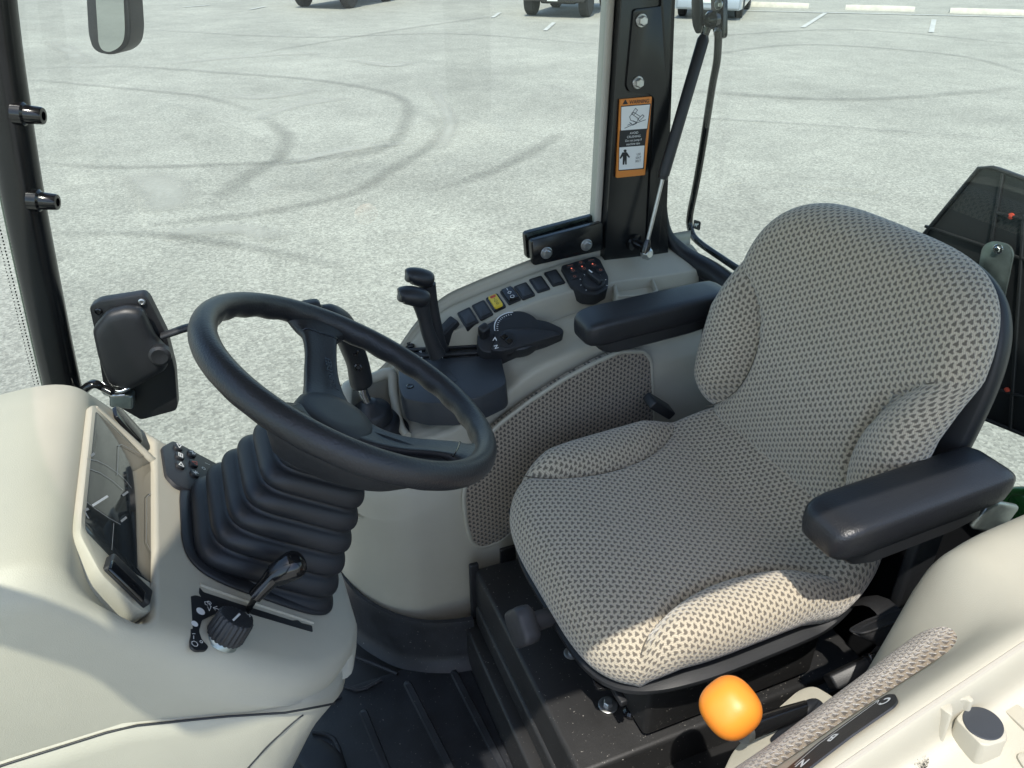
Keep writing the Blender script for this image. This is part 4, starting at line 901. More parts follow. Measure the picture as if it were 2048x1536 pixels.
# ================================================================ steering wheel
sw = thing('steering_wheel', 'black three-spoke steering wheel on a tilted column', 'steering wheel', WC-WN*.1)
WR = .183
def rimpt(ph, r=WR, h=0): return WC+WA*(r*math.cos(ph))+WB*(r*math.sin(ph))+WN*h
RG = []
for k in range(180):
    ph = 2*math.pi*k/180; ring = []; rad = WA*math.cos(ph)+WB*math.sin(ph)
    for j in range(24):
        t = 2*math.pi*j/24; c, s = math.cos(t), math.sin(t)
        bump = .0016*max(0, -c*.7-s*.7)*(.5+.5*math.cos(ph*26))
        q = .0158-bump*1.2
        ring.append(WC+rad*(WR+c*q*.97)+WN*(s*q*1.08))
    RG.append(ring)
V = np.array(RG).reshape(-1, 3); F = [(i*24+j, i*24+(j+1) % 24, ((i+1) % 180)*24+(j+1) % 24, ((i+1) % 180)*24+j) for i in range(180) for j in range(24)]
mesh('rim', V, F, 'leather', sw, flip=True)
def spoke(ph, wmul=1.0):
    rad = WA*math.cos(ph)+WB*math.sin(ph); tg = np.cross(WN, rad); RG = []
    for r, h, w_, th in ((.0, -.058, .070, .024), (.03, -.058, .068, .024), (.05, -.056, .060, .022), (.07, -.051, .052, .020), (.095, -.042, .047, .019), (.12, -.029, .045, .018), (.145, -.018, .050, .019), (.162, -.010, .064, .021), (.176, -.004, .090, .020), (.186, .0, .105, .012)):
        ring = []
        for t in np.linspace(0, 2*math.pi, 28, endpoint=False):
            c, s = sup(np.array([t]), 3.4); ring.append(WC+rad*(r+(0 if r < .15 else -(c[0]**2)*(w_**2)*.8))+WN*(h+s[0]*th/2+.004*(c[0]**2)*(1 if r < .15 else -1))+tg*(c[0]*w_/2*wmul))
        RG.append(ring)
    RG = np.array(RG); RG = np.array([catmull(RG[:, j], 4) for j in range(RG.shape[1])]).transpose(1, 0, 2)
    sp = rings_mesh('spoke', RG, 'leather', sw, auto=70); i = int(len(RG)*.68); tube('joint_line', [RG[i][j]+WN*.0004 for j in range(1, 14)], .0009, 'black_gloss', sp, n=6)
    return sp
s1 = spoke(R(94)); spoke(R(329)); spoke(R(216))
lathe('hub', [(.050, -.075), (.053, -.056), (.051, -.047), (.044, -.0425), (.028, -.0405), (.001, -.040)], WC, WN, 'black_soft', sw, n=48, auto=60)
RG = []
for ph in np.linspace(R(200), R(340), 50):
    rad = WA*math.cos(ph)+WB*math.sin(ph); e = min(1, min(ph-R(200), R(340)-ph)/R(28)); e = e*e*(3-2*e)
    RG.append([WC+rad*r+WN*h for r, h in ((.02, -.050), (.045, -.052), (.045+.060*e, -.048+.010*e), (.046+.112*e, -.046+.034*e), (.050+.112*e, -.052+.032*e), (.052+.102*e, -.058+.020*e), (.052+.070*e, -.070), (.052+.038*e, -.086), (.050, -.100), (.02, -.104))])
rings_mesh('hub_skirt', RG, 'black_soft', sw, closed=True)
lathe('column_cup', [(.044, -.066), (.048, -.085), (.048, -.102), (.04, -.108)], WC, WN, 'black_soft', sw, n=40, auto=60)
rd = WA*math.cos(R(94))+WB*math.sin(R(94)); tf = Fr(WC+rd*.088-WN*.0305, rd+WN*.26, -WA)
text('lettering', 'JOHN DEERE', tf, tf.o-tf.ey*.008, .0125, 'black_gloss', sw, th=.0006, sx=.98)
# ================================================================ right-hand console
con = thing('side_console', 'cream moulded side console with switches beside the glass door', 'console', (.6, 1.3, .88))
XS = [.10, .115, .13, .16, .20, .25, .30, .36, .42, .48, .54, .60, .66, .72, .78, .84, .92, 1.02]
def I(x, xs, zs): return float(np.interp(x, xs, zs))
def zs2(x): return I(x, [.04, .10, .20, .28, .32, .38, .42, .47, .52, .585, .644, .70, .74, .80, .90], [1.38, 1.44, 1.45, 1.46, 1.525, 1.575, 1.60, 1.616, 1.628, 1.643, 1.655, 1.663, 1.667, 1.665, 1.66])
def zs1(x): return I(x, [.04, .10, .20, .28, .33, .394, .459, .526, .582, .662, .74, .80, .9], [1.36, 1.42, 1.43, 1.435, 1.50, 1.565, 1.586, 1.608, 1.624, 1.634, 1.640, 1.640, 1.635])
def zrg(x): return I(x, [.04, .10, .20, .28, .36, .42, .497, .54, .595, .65, .70, .80, .9], [1.34, 1.40, 1.41, 1.415, 1.43, 1.455, 1.500, 1.527, 1.544, 1.556, 1.564, 1.575, 1.58])
def ysn(x): return I(x, [.26, .34, .40, .46, .52], [1.40, 1.395, 1.38, 1.352, 1.342])
def yw(x): return I(x, [.10, .115, .13, .16, .20, .25, .30, .36], [1.42, 1.35, 1.295, 1.235, 1.185, 1.155, 1.149, 1.148])
def zlo(x): return I(x, [.10, .28, .40, .477, .577, .634, .69, .76, .81, .9], [1.30, 1.33, 1.375, 1.415, 1.464, 1.487, 1.505, 1.522, 1.525, 1.53])
RG = []
for x in XS:
    d = yw(x)-1.148; zr = zrg(x); k = max(0, 1-d/.2); dd = d*.8
    RG.append([(x, yw(x), .90), (x, yw(x)+.012, 1.1), (x, yw(x)+.026*k+.005, 1.24), (x, 1.186+dd, zlo(x)-.055), (x, 1.199+dd, zlo(x)-.014), (x, 1.214+dd*.9, zlo(x)), (x, 1.221+dd*.9, zlo(x)+.010), (x, 1.223+dd*.8, zr-.016), (x, 1.228+dd*.8, zr-.004), (x, 1.240+dd*.7, zr), (x, 1.262+dd*.6, zr+.004), (x, ysn(x)-.027, zr+.028*min(1, max(0, (x-.42)/.08))), (x, ysn(x)-.016, zr*.75+zs1(x)*.25), (x, ysn(x)-.008, zs1(x)-.006), (x, ysn(x), zs1(x)), (x, ysn(x)*.45+1.412*.55, zs1(x)*.45+zs2(x)*.55), (x, 1.412, zs2(x)-.001), (x, 1.420, zs2(x)-.006), (x, 1.424, zs2(x)-.03), (x, 1.424, .9)])
RG = np.array(RG); RG = np.array([catmull(RG[:, j], 4) for j in range(RG.shape[1])]).transpose(1, 0, 2); RG = np.array([catmull(r, 3) for r in RG])
cbody = rings_mesh('body', RG, 'cream', con, closed=False, cap=False); hcb = caster(cbody)
def surf(px, py, zf, z0=1.6):
    z = z0
    for _ in range(25): p = PZ(px, py, z); z = .5*z+.5*zf(p[0], p[1])
    return PZ(px, py, z)
def sfz(x, y): return zs1(x)+(zs2(x)-zs1(x))*(y-1.342)/.07
def sfr(px, py):
    o = surf(px, py, sfz); e = .03; return Fr(o, (2*e, 0, sfz(o[0]+e, o[1])-sfz(o[0]-e, o[1])), (0, 1, (zs2(o[0])-zs1(o[0]))/.07))
for px, py in ((936, 636), (965, 621), (1049, 583), (1079, 570), (1109, 557)):
    f = sfr(px, py); p_ = pad('switch_blank', f, f.o, .0300, .047, .0030, 'black', con, r=.004, bev=.001, base=-.02); pad('blank_face', f, f.o, .021, .036, .0045, 'dash_black', p_, r=.003, bev=.0008, base=.002)
f = sfr(893, 655); f = f.at(f.o, .25); p_ = pad('switch_blank', f, f.o, .050, .026, .0030, 'black', con, r=.004, bev=.001, base=-.03); pad('blank_face', f, f.o, .038, .017, .0042, 'black_soft', p_, r=.003, bev=.0008, base=.002)
f = sfr(992, 607); ys = thing('yellow_switch', 'yellow rocker switch in a black surround on the side console', 'switch', f.o)
pad('surround', f, f.o, .028, .046, .004, 'black_gloss', ys, r=.005, bev=.001, base=-.02); yk = pad('rocker', f, f.o, .019, .037, .010, 'yellow_switch', ys, r=.004, bev=.002, base=.002)
pad('indicator_mark', f, f.w(0, .012), .012, .006, .0105, 'red_print', yk, r=.002, bev=0, base=.009)
strokes('print', f, [[f.w(0, .006, .0102), f.w(0, .002, .0102)], circle(f, f.w(0, -.003, .0102), .003, 8), circle(f, f.w(0, -.011, .0102), .0022, 8)], .0008, 'black', yk)
f = sfr(1021, 593); bs_ = thing('rocker_switch', 'black rocker switch with white symbols next to the yellow switch', 'switch', f.o)
pad('surround', f, f.o, .029, .046, .004, 'black', bs_, r=.003, bev=.001, base=-.02); bk_ = pad('rocker', f, f.o, .023, .041, .010, 'black_gloss', bs_, r=.002, bev=.002, base=.002)
strokes('print', f, [[f.w(0, .016, .0102), f.w(0, .010, .0102)], [f.w(-.004, .002, .0102), f.w(0, .006, .0102), f.w(.004, .002, .0102), f.w(0, -.002, .0102), f.w(-.004, .002, .0102)], circle(f, f.w(0, -.012, .0102), .004, 12)], .0012, 'white_print', bk_)
# key pad with rotary dial
f = sfr(1172, 552); cp = thing('control_pad', 'black control pad with rotary dial at the rear of the side console', 'control panel', f.o)
deck('casing', f, [(1122, 531), (1188, 512), (1200, 518), (1217, 553), (1216, 577), (1192, 590), (1166, 588), (1142, 570)], .010, 'black', cp, r=.006, bev=.002, base=-.02)
for i, (px, py) in enumerate(((1140, 532), (1161, 526), (1182, 521), (1146, 542), (1168, 538), (1189, 531), (1201, 541), (1149, 554))):
    q = f.p(px, py, .0105); b_ = pad('button', f, q, .017, .012, .0015, 'black_soft', cp, r=.003, bev=.0005)
    strokes('icon', f, [circle(f, q+f.n*.0016, .0028, 7)] if i not in (0, 2) else [[q-f.ex*.006+f.n*.0016, q+f.ex*.006+f.n*.0016]], .0010, 'amber_print', b_)
for px, py in ((1143, 537), (1164, 533), (1185, 528)): lathe('indicator', [(.0014, 0), (.0014, .0008), (.0002, .001)], f.p(px, py, .012), f.n, 'red_lamp', cp, n=10)
dq_ = f.p(1187, 566, .010)
lathe('dial_base', [(.024, -.001), (.024, .006), (.022, .009), (.019, .010), (.002, .010)], dq_, f.n, 'black_soft', cp, n=36)
dl_ = rbox('dial_grip', dq_+f.n*.016, (.011, .040, .014), 'black', cp, r=.004, fr=f.at(dq_, .35)); rbox('pointer', dq_+f.n*.0236+f.at(dq_, .35).ey*.014, (.003, .010, .001), 'white_print', dl_, r=.0003, fr=f.at(dq_, .35))
strokes('print', f, [[dq_+f.n*.0006+(f.ex*math.cos(a)+f.ey*math.sin(a))*.028, dq_+f.n*.0006+(f.ex*math.cos(a)+f.ey*math.sin(a))*.030] for a in np.linspace(-.6, 3.7, 8)], .0016, 'white_print', cp)
# trays behind the pad
def rim(name, fr, pts, h, m, parent, ins=.16, r=.008, floor=None):
    P = rpoly(pix(fr, pts, h), r); c = P.mean(0); Q = c+(P-c)*(1-ins)
    o = rings_mesh(name, [P-fr.n*(h+.01), P-fr.n*.002, P+(Q-P)*.2, P+(Q-P)*.8, Q-fr.n*.002, Q-fr.n*(h-.001)], m, parent, cap=False, auto=50)
    if floor: mesh('tray_floor', Q-fr.n*(h-.0015), [tuple(range(len(Q)))], floor, o, smooth=False)
    return o
ft = Fr(PY(1270, 565, 1.36), (1, 0, -.02), (0, 1, .10))
rim('tray', ft, [(1218, 540), (1285, 530), (1308, 558), (1318, 582), (1300, 590), (1232, 592)], .018, 'cream', con, ins=.14, floor='cream')
rim('tray', ft, [(1238, 598), (1325, 588), (1345, 605), (1340, 625), (1200, 640), (1192, 612)], .014, 'cream', con, ins=.14, floor='cream_dark')
# black lever cover
def cz(x, y): return 1.530+.10*(x-.40)+.05*(y-1.3)
cf = Fr((.40, 1.3, 1.530), (1, 0, .10), (0, 1, .05))
cv = thing('lever_cover', 'smooth black cover with slots below the two hydraulic levers', 'cover', cf.o)
deck('cover', cf, [(806, 694), (822, 684), (996, 678), (1000, 704), (1004, 722), (1013, 762), (1006, 772), (960, 794), (905, 806), (850, 806), (806, 796), (796, 770), (797, 720)], .0, 'dash_black', cv, r=.012, bev=.004, base=-.055)
for k, (a, b) in enumerate((((814, 689), (993, 678)), ((808, 703), (996, 691)), ((806, 717), (998, 705)))):
    p0, p1 = cf.p(*a), cf.p(*b); d = nz(p1-p0); fb2 = Fr((p0+p1)/2, d, cf.ey)
    rbox('slot_bar', (p0+p1)/2+cf.n*.003, (np.linalg.norm(p1-p0), .0075, .006), 'black_soft', cv, r=.002, fr=fb2)
    rbox('slot_gap', (p0+p1)/2+cf.n*.0006-fb2.ey*.0075, (np.linalg.norm(p1-p0), .006, .0012), 'black_gloss', cv, r=.0003, fr=fb2)
pad('cover_latch', cf.at(cf.p(890, 760), .1), cf.p(888, 758), .040, .042, .0012, 'dash_black', cv, r=.002, bev=.0004, base=-.001)
for px, py in ((822, 691), (820, 773)): lathe('screw', [(.0075, -.002), (.0075, .0012), (.006, .0018), (.0035, .0008), (.0005, .0008)], cf.p(px, py, .006 if py < 700 else 0), cf.n, 'black_gloss', cv, n=18)
def gl(px, py): f3 = Fr(cf.p(px, py), -cf.ey, cf.ex); return f3
for px, py in ((841, 703), (842, 716), (884, 714)):
    q = cf.p(px, py, .0065); strokes('print', cf, [circle(cf, q, .0022, 8), [q-cf.ey*.002, q-cf.ey*.006]], .0009, 'white_print', cv)
q = cf.p(863, 715, .0065); strokes('print', cf, [[q-cf.ex*.004, q+cf.ex*.004], [q-cf.ex*.004-cf.ey*.003, q+cf.ex*.004-cf.ey*.003]], .0009, 'white_print', cv)
def scv(label, yy, stem, rad, head, hs):
    t = thing('hydraulic_lever', label, 'lever', PY(*stem[0], yy), 'hydraulic levers on the side console')
    tube('stem', [PY(x, y, yy) for x, y in stem], rad, 'black_soft', t, n=18, step=5, ell=.8, updir=(0, 1, 0))
    hd = [PY(x, y, yy) for x, y in head]
    hc = tube('grip', hd, hs, 'leather', t, n=20, step=5, ell=1.15, updir=(0, 1, 0), auto=80)
    return t
scv('black hydraulic lever nearer to the seat, with the lower knob', 1.318, [(876, 712), (866, 690), (856, 664), (850, 640), (845, 620), (840, 600)], [.017, .0150, .0138, .0135, .015, .018], [(797, 592), (799, 592), (806, 590), (820, 591), (834, 594), (846, 597), (853, 600), (856, 601)], [.006, .0125, .0165, .0185, .019, .0175, .013, .005])
scv('black hydraulic lever next to the glass door, with the taller knob', 1.352, [(882, 700), (876, 672), (870, 640), (865, 612), (860, 590), (855, 570)], [.014, .0130, .0120, .0120, .014, .017], [(812, 553), (814, 553), (821, 551), (833, 553), (845, 556), (857, 559), (863, 561), (866, 562)], [.006, .012, .0155, .0175, .018, .0165, .012, .005])
lathe('lever_gaiter', [(.020, -.003), (.019, .010), (.015, .020), (.012, .026)], cf.p(874, 700, .003), cf.n, 'black_soft', cv, n=20, sq=(3, 1.2, .9))
# hand throttle module
def lz(x, y): return zrg(x)+.014
mo = surf(1040, 694, lz, 1.55); mf = Fr(mo+A(0, -.004, .044), (1, 0, .20), (0, 1, .60))
md_ = thing('speed_controller', 'black hand controller with speed dial and thumb wheel on the console ledge', 'controller', mo)
MP = [(953, 690), (955, 664), (972, 648), (1000, 634), (1055, 634), (1098, 642), (1127, 656), (1128, 667), (1095, 681), (1040, 696), (1000, 706), (966, 705)]
deck('casing', mf, MP, .004, 'black_soft', md_, r=.010, bev=.005, base=-.075)
dc_ = mf.p(1033, 663, 0); da = nz(mf.n+A(0, .08, .10))
lathe('dial', [(.050, -.022), (.052, -.006), (.050, .004), (.047, .0065), (.030, .0075), (.001, .0075)], dc_, da, 'black', md_, n=64)
dfz = Fr(dc_+da*.0075, A(1, 0, 0), np.cross(da, A(1, 0, 0)))
strokes('print', dfz, [circle(dfz, dfz.o, .0455, 40, .15, 3.0)], .0022, 'white_print', md_, th=.0005)
strokes('print', dfz, [[dfz.w(.0385*math.cos(a), .0385*math.sin(a)), dfz.w(.041*math.cos(a), .041*math.sin(a))] for a in np.linspace(.15, 3.0, 22)], .0014, 'white_print', md_, th=.0005)
mt = deck('thumb_plate', mf, [(985, 690), (1000, 664), (1020, 656), (1060, 655), (1110, 662), (1124, 668), (1060, 688), (1005, 703), (980, 700)], .0185, 'black_soft', md_, r=.010, bev=.004, base=.0)
rp_ = mf.p(1013, 679, .019); lathe('button_disc', [(.0185, -.001), (.0185, .0012), (.017, .0018), (.001, .0018)], rp_, mf.n, 'black', md_, n=32)
for s in (-1, 1): pad('thumb_button', mf.at(rp_, .35), rp_+mf.at(rp_, .35).ey*s*.0068, .012, .0125, .006, 'black_gloss', md_, r=.0015, bev=.0012, base=.001)
rbox('thumb_lever', mf.p(968, 662, .020), (.022, .020, .034), 'black', md_, r=.006, fr=mf.at(mf.o, .3))
text('lettering', 'N', Fr(mf.o, -mf.ey*.3+mf.ex*-.1+mf.ey*-.9, mf.ex), mf.p(992, 694, .0192), .011, 'white_print', md_, th=.0004, bold=.02)
strokes('print', mf, [[mf.p(986, 681, .0192), mf.p(990, 675, .0192), mf.p(993, 681, .0192)]], .0018, 'white_print', md_)
# woven side panel
wfz = Fr((.6, 1.1765, 1.25), (1, 0, 0), (0, .062, 1))
fpn = [(1240, 706), (1290, 704), (1304, 722), (1308, 800), (1310, 870), (1200, 960), (1075, 1010), (1040, 1050), (1000, 1085), (962, 1098), (944, 1086), (934, 1050), (928, 1000), (938, 935), (962, 890), (1000, 850), (1060, 805), (1130, 760), (1190, 728)]
P = rpoly(pix(wfz, fpn, .006), .012); c = P.mean(0)
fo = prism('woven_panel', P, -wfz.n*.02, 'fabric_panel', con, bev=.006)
me = fo.data; l = me.uv_layers.new(name='UVMap'); co = ORG[con.name]
for lp in me.loops:
    v = np.array(me.vertices[lp.vertex_index].co)+co-wfz.o; l.data[lp.index].uv = (v @ wfz.ex, v @ wfz.ey)
tube('panel_bead', [q-wfz.n*.004 for q in list(P)+[P[0]]], .0048, 'cream', con, n=8)
# small operator decal low on the console
hp_, hn_ = hcb(816, 890); dcf = Fr(hp_+hn_*.001, np.cross(A(0, 0, 1), hn_), A(0, 0, 1)); dcf = Fr(dcf.o, np.cross(np.cross(hn_, A(1, 0, 0)), hn_), np.cross(hn_, A(1, 0, 0)))
od = deck('operator_decal', dcf, [(800, 881), (826, 876), (832, 900), (802, 902)], .0015, 'black', con, r=.003, bev=0, base=-.003)
strokes('print', dcf, [[dcf.p(806, 884, .002), dcf.p(813, 886, .002), dcf.p(820, 881, .002), dcf.p(820, 889, .002), dcf.p(813, 892, .002), dcf.p(806, 891, .002), dcf.p(806, 884, .002)], circle(dcf, dcf.p(823, 894, .002), .0035, 10), circle(dcf, dcf.p(808, 898, .002), .0035, 10)], .0016, 'white_print', od)
# loader joystick in its rubber boot
js = thing('loader_joystick', 'black joystick rising from a stepped rubber boot behind the wheel', 'joystick', PY(755, 875, 1.285))
jb = PY(752, 862, 1.285); jax = nz(A(-.10, 0, 1))
lathe('boot', [(.066, -.035), (.066, -.004), (.062, .002), (.052, .004), (.051, .022), (.047, .028), (.040, .030), (.039, .050), (.034, .058), (.018, .064), (.015, .072), (.011, .074)], jb, jax, 'rubber', js, n=44, auto=60)
tube('shaft', [PY(738, 812, 1.285), PY(733, 800, 1.285), PY(726, 782, 1.285), PY(722, 755, 1.285), PY(716, 735, 1.285)], .0095, 'chrome', js, n=18, step=4)
tube('grip', [PY(724, 772, 1.28), PY(723, 768, 1.28), PY(720, 750, 1.28), PY(715, 725, 1.275), PY(706, 700, 1.27), PY(692, 665, 1.26), PY(676, 645, 1.25), PY(650, 632, 1.24), PY(635, 622, 1.24)], [.015, .021, .022, .021, .0215, .023, .025, .024, .014], 'black', js, n=24, step=5)
for px, py in ((716, 735), (709, 703)): lathe('screw', [(.0075, -.006), (.0075, .002), (.005, .003), (.0035, .0005), (.0005, .0005)], PY(px, py, 1.250), nz(A(-.2, -1, .35)), 'black_gloss', js, n=18)
rbox('switch_head', PY(622, 618, 1.235), (.034, .028, .03), 'black', js, r=.008)
# platform walls round the boot
pw = Fr(PY(700, 770, 1.34), (1, 0, 0), (0, .1, 1))
tube('platform_rim', [PY(694, 905, 1.235), PY(691, 840, 1.275), PY(692, 785, 1.325), PY(702, 770, 1.36), PY(745, 757, 1.375), PY(782, 748, 1.375), PY(788, 790, 1.335), PY(800, 850, 1.27), PY(815, 872, 1.235)], [.010, .012, .012, .012, .012, .012, .010, .009, .008], 'cream', con, n=12, step=6)
rgp = [[PY(782, 748, 1.378), PY(782, 748, 1.378)-A(0, 0, .10)], [PY(745, 757, 1.378), PY(745, 757, 1.378)-A(0, 0, .10)], [PY(702, 770, 1.362), PY(702, 770, 1.362)-A(0, 0, .10)], [PY(692, 785, 1.327), PY(692, 785, 1.327)-A(0, 0, .10)], [PY(691, 840, 1.277), PY(691, 840, 1.277)-A(0, 0, .08)], [PY(694, 905, 1.237), PY(694, 905, 1.237)-A(0, 0, .06)]]
loft('platform_wall', rgp, 'cream', con, sub=5)
# ================================================================ left-hand console
lc = thing('door_side_console', 'sunlit cream console with storage tray beside the seat', 'console', (.6, .27, .88))
def zl(x): return I(x, [.20, .455, .532, .677, .80, 1.0, 1.2], [1.49, 1.595, 1.628, 1.683, 1.715, 1.735, 1.735])
def kf_(x): return min(1, max(0, (.68-x)/.2))
XL = [.20, .28, .36, .42, .48, .54, .60, .64, .68, .71, .74, .77, .80, .86, .95, 1.10]
RG = []
for x in XL:
    z = zl(x); s = min(1, max(0, (x-.655)/.10)); s = s*s*(3-2*s)
    def m_(a, b): return (a[0]*(1-s)+b[0]*s, a[1]*(1-s)+b[1]*s)
    k = kf_(x)
    sec = [(.475, .88), m_((.470, z-.48), (.475, z-.45)), m_((.458, z-.32-.05*k), (.468, z-.25)), m_((.436, z-.22-.05*k), (.462, z-.11)), m_((.411, z-.148-.05*k), (.445, z-.055)), m_((.380, z-.100-.022*k), (.415, z-.028)), m_((.350, z-.060), (.370, z-.018)), m_((.334, z-.032), (.336, z-.010)), (.315, z-.007), (.302, z), (.294, z-.003), (.289, z-.018), (.285, z-.048), (.276, z-.058), (.250, z-.062), (.16, z-.062), (.118, z-.058), (.108, z-.05), (.098, z-.03), (.088, z-.022), (.074, z-.03), (.066, z-.10), (.06, .88)]
    RG.append([(x, y, zz) for y, zz in sec])
RG = np.array(RG); RG = np.array([catmull(RG[:, j], 4) for j in range(RG.shape[1])]).transpose(1, 0, 2); RG = np.array([catmull(r, 3) for r in RG])
rings_mesh('body', RG, 'cream', lc, closed=False, cap=False)
tube('rail_gap', [(x, .2955, zl(x)-.0005) for x in np.linspace(.24, 1.0, 24)], .0026, 'cream_dark', lc, n=6)
# woven strip along the inner edge
rows = []; uvr = []
xs = np.r_[np.linspace(.30, .66, 40), np.linspace(.665, .712, 14)]
for x in xs:
    e = 1 if x < .655 else math.sqrt(max(0, 1-((x-.655)/.0572)**2)); row = []
    for t in np.linspace(-1, 1, 15):
        q = .379+t*.031*e; k = kf_(x); z = zl(x)+np.interp(q, [.334, .350, .380, .411, .436], [-.032, -.060, -.100-.022*k, -.148-.05*k, -.22-.05*k])
        bul = (.015*(1-abs(t)**3)+.001)*min(1, e*1.3); row.append(A(x, q, z)+nz(A(-.1, .75, .62))*bul)
    rows.append(row); uvr.append([(x*1.08, t*.062*e) for t in np.linspace(-1, 1, 15)])
rings_mesh('woven_strip', rows, 'fabric_strip', lc, closed=False, cap=False, uv=np.array(uvr).reshape(-1, 2))
edge = [r[0] for r in rows]+[r[-1] for r in rows[::-1]]
tube('strip_bead', [r[-1] for r in rows], .0018, 'cream', lc, n=8)
# range legend
lfz = Fr(A(.487, .327, zl(.487)-.024), (.102, 0, .043), (0, 1, -1.40)); lfz.o = lfz.o+lfz.n*.0016
rl = deck('range_legend', lfz, [(1758, 1398), (1775, 1388), (1790, 1388), (1795, 1400), (1788, 1411), (1700, 1472), (1640, 1518), (1580, 1566), (1545, 1560), (1640, 1482)], .0016, 'black', lc, r=.004, bev=0, base=-.0005)
rl['label'] = 'black range legend strip lettered C, B and N'
tq = Fr(lfz.o, (0, 1, -1.40), -lfz.ex)
for s_, px, py in (('C', 1772, 1402), ('B', 1666, 1475), ('N', 1606, 1526)): text('lettering', s_, tq, lfz.p(px, py, .0017), .0175, 'white_print', rl, th=.0004, bold=.03)
strokes('print', lfz, [[lfz.p(1757, 1402, .0017), lfz.p(1640, 1487, .0017), lfz.p(1590, 1530, .0017)], [lfz.p(1750, 1404, .0017), lfz.p(1758, 1401, .0017), lfz.p(1755, 1408, .0017)]], .0010, 'white_print', rl)
# tray fittings
tf_ = Fr((.62, .27, 1.625), (1, 0, .12), (0, 1, 0))
pb = deck('rubber_stop', tf_, [(1910, 1436), (1928, 1416), (1952, 1410), (2014, 1458), (2016, 1480), (1976, 1493), (1962, 1490)], .0, 'cream', lc, r=.004, bev=.003, base=-.075)
lathe('stop_pad', [(.0178, -.001), (.0178, .0008), (.0172, .0014), (.001, .0014)], tf_.p(1966, 1447, .0), tf_.n, 'dash_black', pb, n=40)
tc_ = Fr((.60, .285, 1.640), (1, 0, .12), (0, 1, 0))
for pts in ([(1873, 1408), (1882, 1400), (1901, 1404), (1907, 1420), (1905, 1432), (1893, 1425)], [(1901, 1392), (1925, 1376), (1934, 1384), (1950, 1399), (1944, 1405), (1930, 1398), (1922, 1400)]):
    deck('cable_clip', tc_, pts, .0, 'cream', lc, r=.003, bev=.002, base=-.09)
deck('cable_clip', tc_, [(1882, 1400), (1925, 1376), (1930, 1383), (1890, 1409)], -.001, 'cream', lc, r=.002, bev=.001, base=-.09)
tg = Fr((.60, .20, zl(.60)-.062), (1, 0, .36), (0, 1, 0))
V, F = [], []
fc = tg.p(1838, 1522, .001); 
for k in range(420):
    a, r0 = rng.random()*6.283, .0085*math.sqrt(rng.random()); p = fc+tg.ex*r0*math.cos(a)+tg.ey*r0*math.sin(a); q = p+tg.n*.004+(rng.random(3)-.5)*.004; s = (rng.random(3)-.5)*.0014; i = len(V); V += [p-s, p+s, q]; F.append((i, i+1, i+2))
fz = mesh('fuzzy_pad', V, F, 'felt', lc, smooth=False); fz['kind'] = 'stuff'
lathe('fuzzy_base', [(.0085, -.001), (.0085, .001), (.001, .0012)], fc, tg.n, 'felt', lc, n=20)
for pts in ([(1992, 1407), (2010, 1400), (2030, 1402), (2100, 1460), (2100, 1500), (2060, 1470)], [(2030, 1388), (2046, 1385), (2100, 1420), (2100, 1440)], [(2030, 1508), (2046, 1500), (2100, 1530), (2100, 1560), (2050, 1540)]):
    deck('floor_rib', tg, pts, .004, 'cream', lc, r=.006, bev=.003, base=-.004)
# orange lever
ol = thing('orange_lever', 'lever with a large round orange knob rising from the left console', 'lever', PY(1600, 1425, .475))
pd = Fr((.60, .475, 1.395), (1, 0, .42), (0, 1, -.35))
deck('pedestal', pd, [(1598, 1376), (1628, 1367), (1670, 1392), (1692, 1412), (1580, 1570), (1430, 1570), (1462, 1502), (1500, 1462)], .0, 'cream', lc, r=.012, bev=.006, base=-.20)
deck('gaiter', pd, [(1536, 1480), (1612, 1397), (1634, 1394), (1648, 1406), (1644, 1420), (1575, 1484), (1552, 1488)], .004, 'rubber', ol, r=.008, bev=.002, base=-.002)
g0, g1 = pd.p(1614, 1416, .002), PY(1487, 1462, .455)
tube('shaft', [g0, g0+(g1-g0)*.3, g0+(g1-g0)*.85, g1], [.010, .0115, .0135, .0145], 'black_gloss', ol, n=22)
tube('gaiter_lip', [pd.p(1590, 1440, .004), pd.p(1610, 1418, .008), pd.p(1634, 1400, .004)], [.004, .008, .003], 'rubber', ol, n=12, step=4, ell=.6)
kc_ = PY(1460, 1415, .452); kax = nz(A(-.55, -.30, .78)); RG = []
up_ = nz(np.cross(kax, A(0, 1, 0))); sd_ = np.cross(kax, up_)
for la in np.linspace(-88, 88, 31):
    c = math.cos(R(la)); s = math.sin(R(la)); cr = abs(c)**.80; sr = np.sign(s)*abs(s)**.88
    RG.append([kc_+kax*(sr*.0305)+(up_*cc+sd_*ss)*(cr*.0345*(1-.06*s)) for cc, ss in zip(*sup(np.linspace(0, 2*math.pi, 48, endpoint=False), 2.5))])
rings_mesh('knob', RG, 'orange_knob', ol)
lathe('ferrule', [(.015, -.006), (.016, .0), (.015, .004)], g1, nz(g1-g0), 'zinc', ol, n=24)
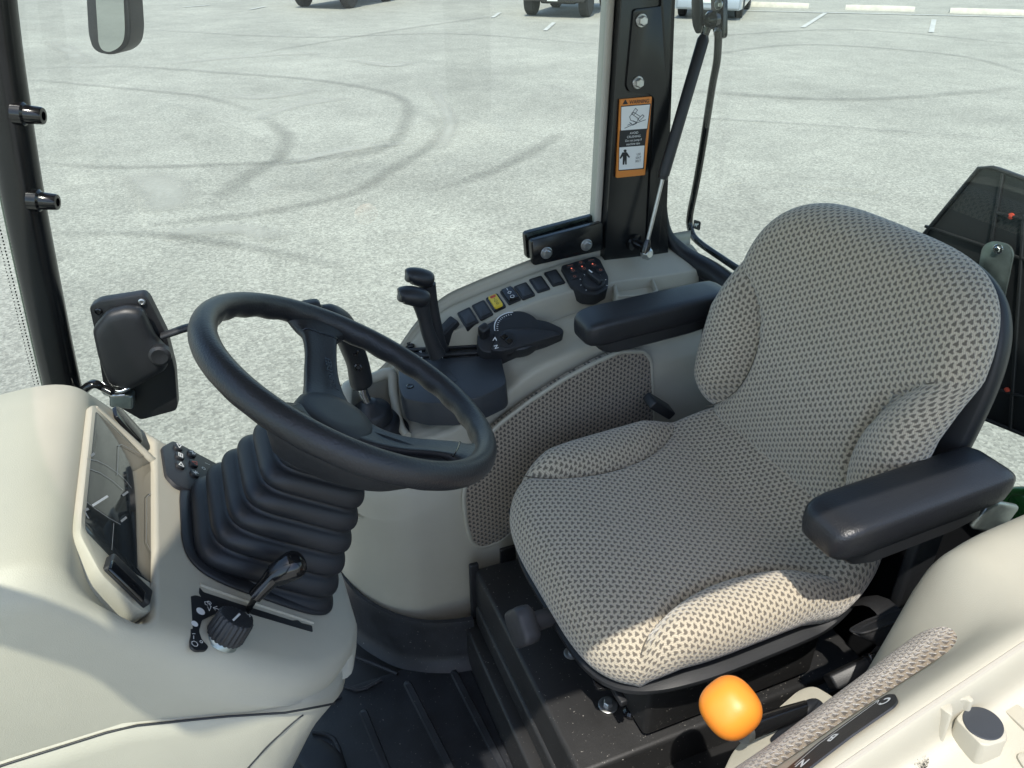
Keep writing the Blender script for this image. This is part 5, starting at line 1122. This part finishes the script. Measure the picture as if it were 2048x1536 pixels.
# ================================================================ behind the cab
sg = thing('rear_sign', 'dark back of a ribbed plastic sign behind the rear window', 'sign', (1.42, .9, 1.2))
sfr_ = Fr((1.40, 1.0, 1.7), (0, -1, 0), (0, 0, 1)); sfr_ = Fr((1.40, 1.0, 1.7), (.22, -1, 0), (0, 0, 1))
deck('panel', sfr_, [(1958, 334), (1985, 333), (2320, 455), (2320, 985), (2048, 872), (1948, 832), (1890, 700), (1828, 492)], .0, 'black', sg, r=.012, bev=.003, base=-.012)
for a, b in (((2006, 345), (1958, 620)), ((1850, 452), (2320, 610)), ((2048, 430), (2020, 860)), ((1940, 760), (2320, 880)), ((1990, 425), (2100, 450))):
    p0, p1 = sfr_.p(*a, .003), sfr_.p(*b, .003); rbox('rib', (p0+p1)/2, (np.linalg.norm(p1-p0), .006, .006), 'black', sg, r=.0015, fr=Fr((0, 0, 0), p1-p0, np.cross(sfr_.n, p1-p0)))
tube('panel_edge', [sfr_.p(x, y, .003) for x, y in ((1828, 492), (1958, 336), (1985, 335), (2320, 457))], .004, 'black', sg, n=8)
tube('panel_edge', [sfr_.p(x, y, .003) for x, y in ((2320, 983), (2048, 870), (1950, 830))], .004, 'black', sg, n=8)
br = deck('bracket', sfr_, [(1964, 492), (1985, 481), (2018, 489), (2028, 506), (2004, 620), (1978, 740), (1936, 700), (1952, 560)], .022, 'galv', sg, r=.012, bev=.001, base=.018)
bolt(sg, sfr_.p(1996, 498, .022), sfr_.n, .006, 'chrome')
for px, py in ((2023, 432), (2015, 780)): lathe('reflector', [(.006, 0), (.006, .003), (.001, .005)], sfr_.p(px, py, .002), sfr_.n, 'red_print', sg, n=14)
gb = tube('green_bar', [PX(2006, 1030, 1.12), PX(2010, 1000, 1.12), PX(2020, 986, 1.12), PX(2042, 982, 1.12), PX(2075, 990, 1.12), PX(2100, 1040, 1.12)], .0075, 'tractor_green', None, n=14, step=5)
tag(gb, 'green painted bent steel bar behind the seat', 'bar')
gp = rbox('green_bracket', PX(2062, 1020, 1.14), (.05, .06, .05), 'tractor_green', None, r=.01); tag(gp, 'small green painted steel bracket below the bent bar', 'bracket')
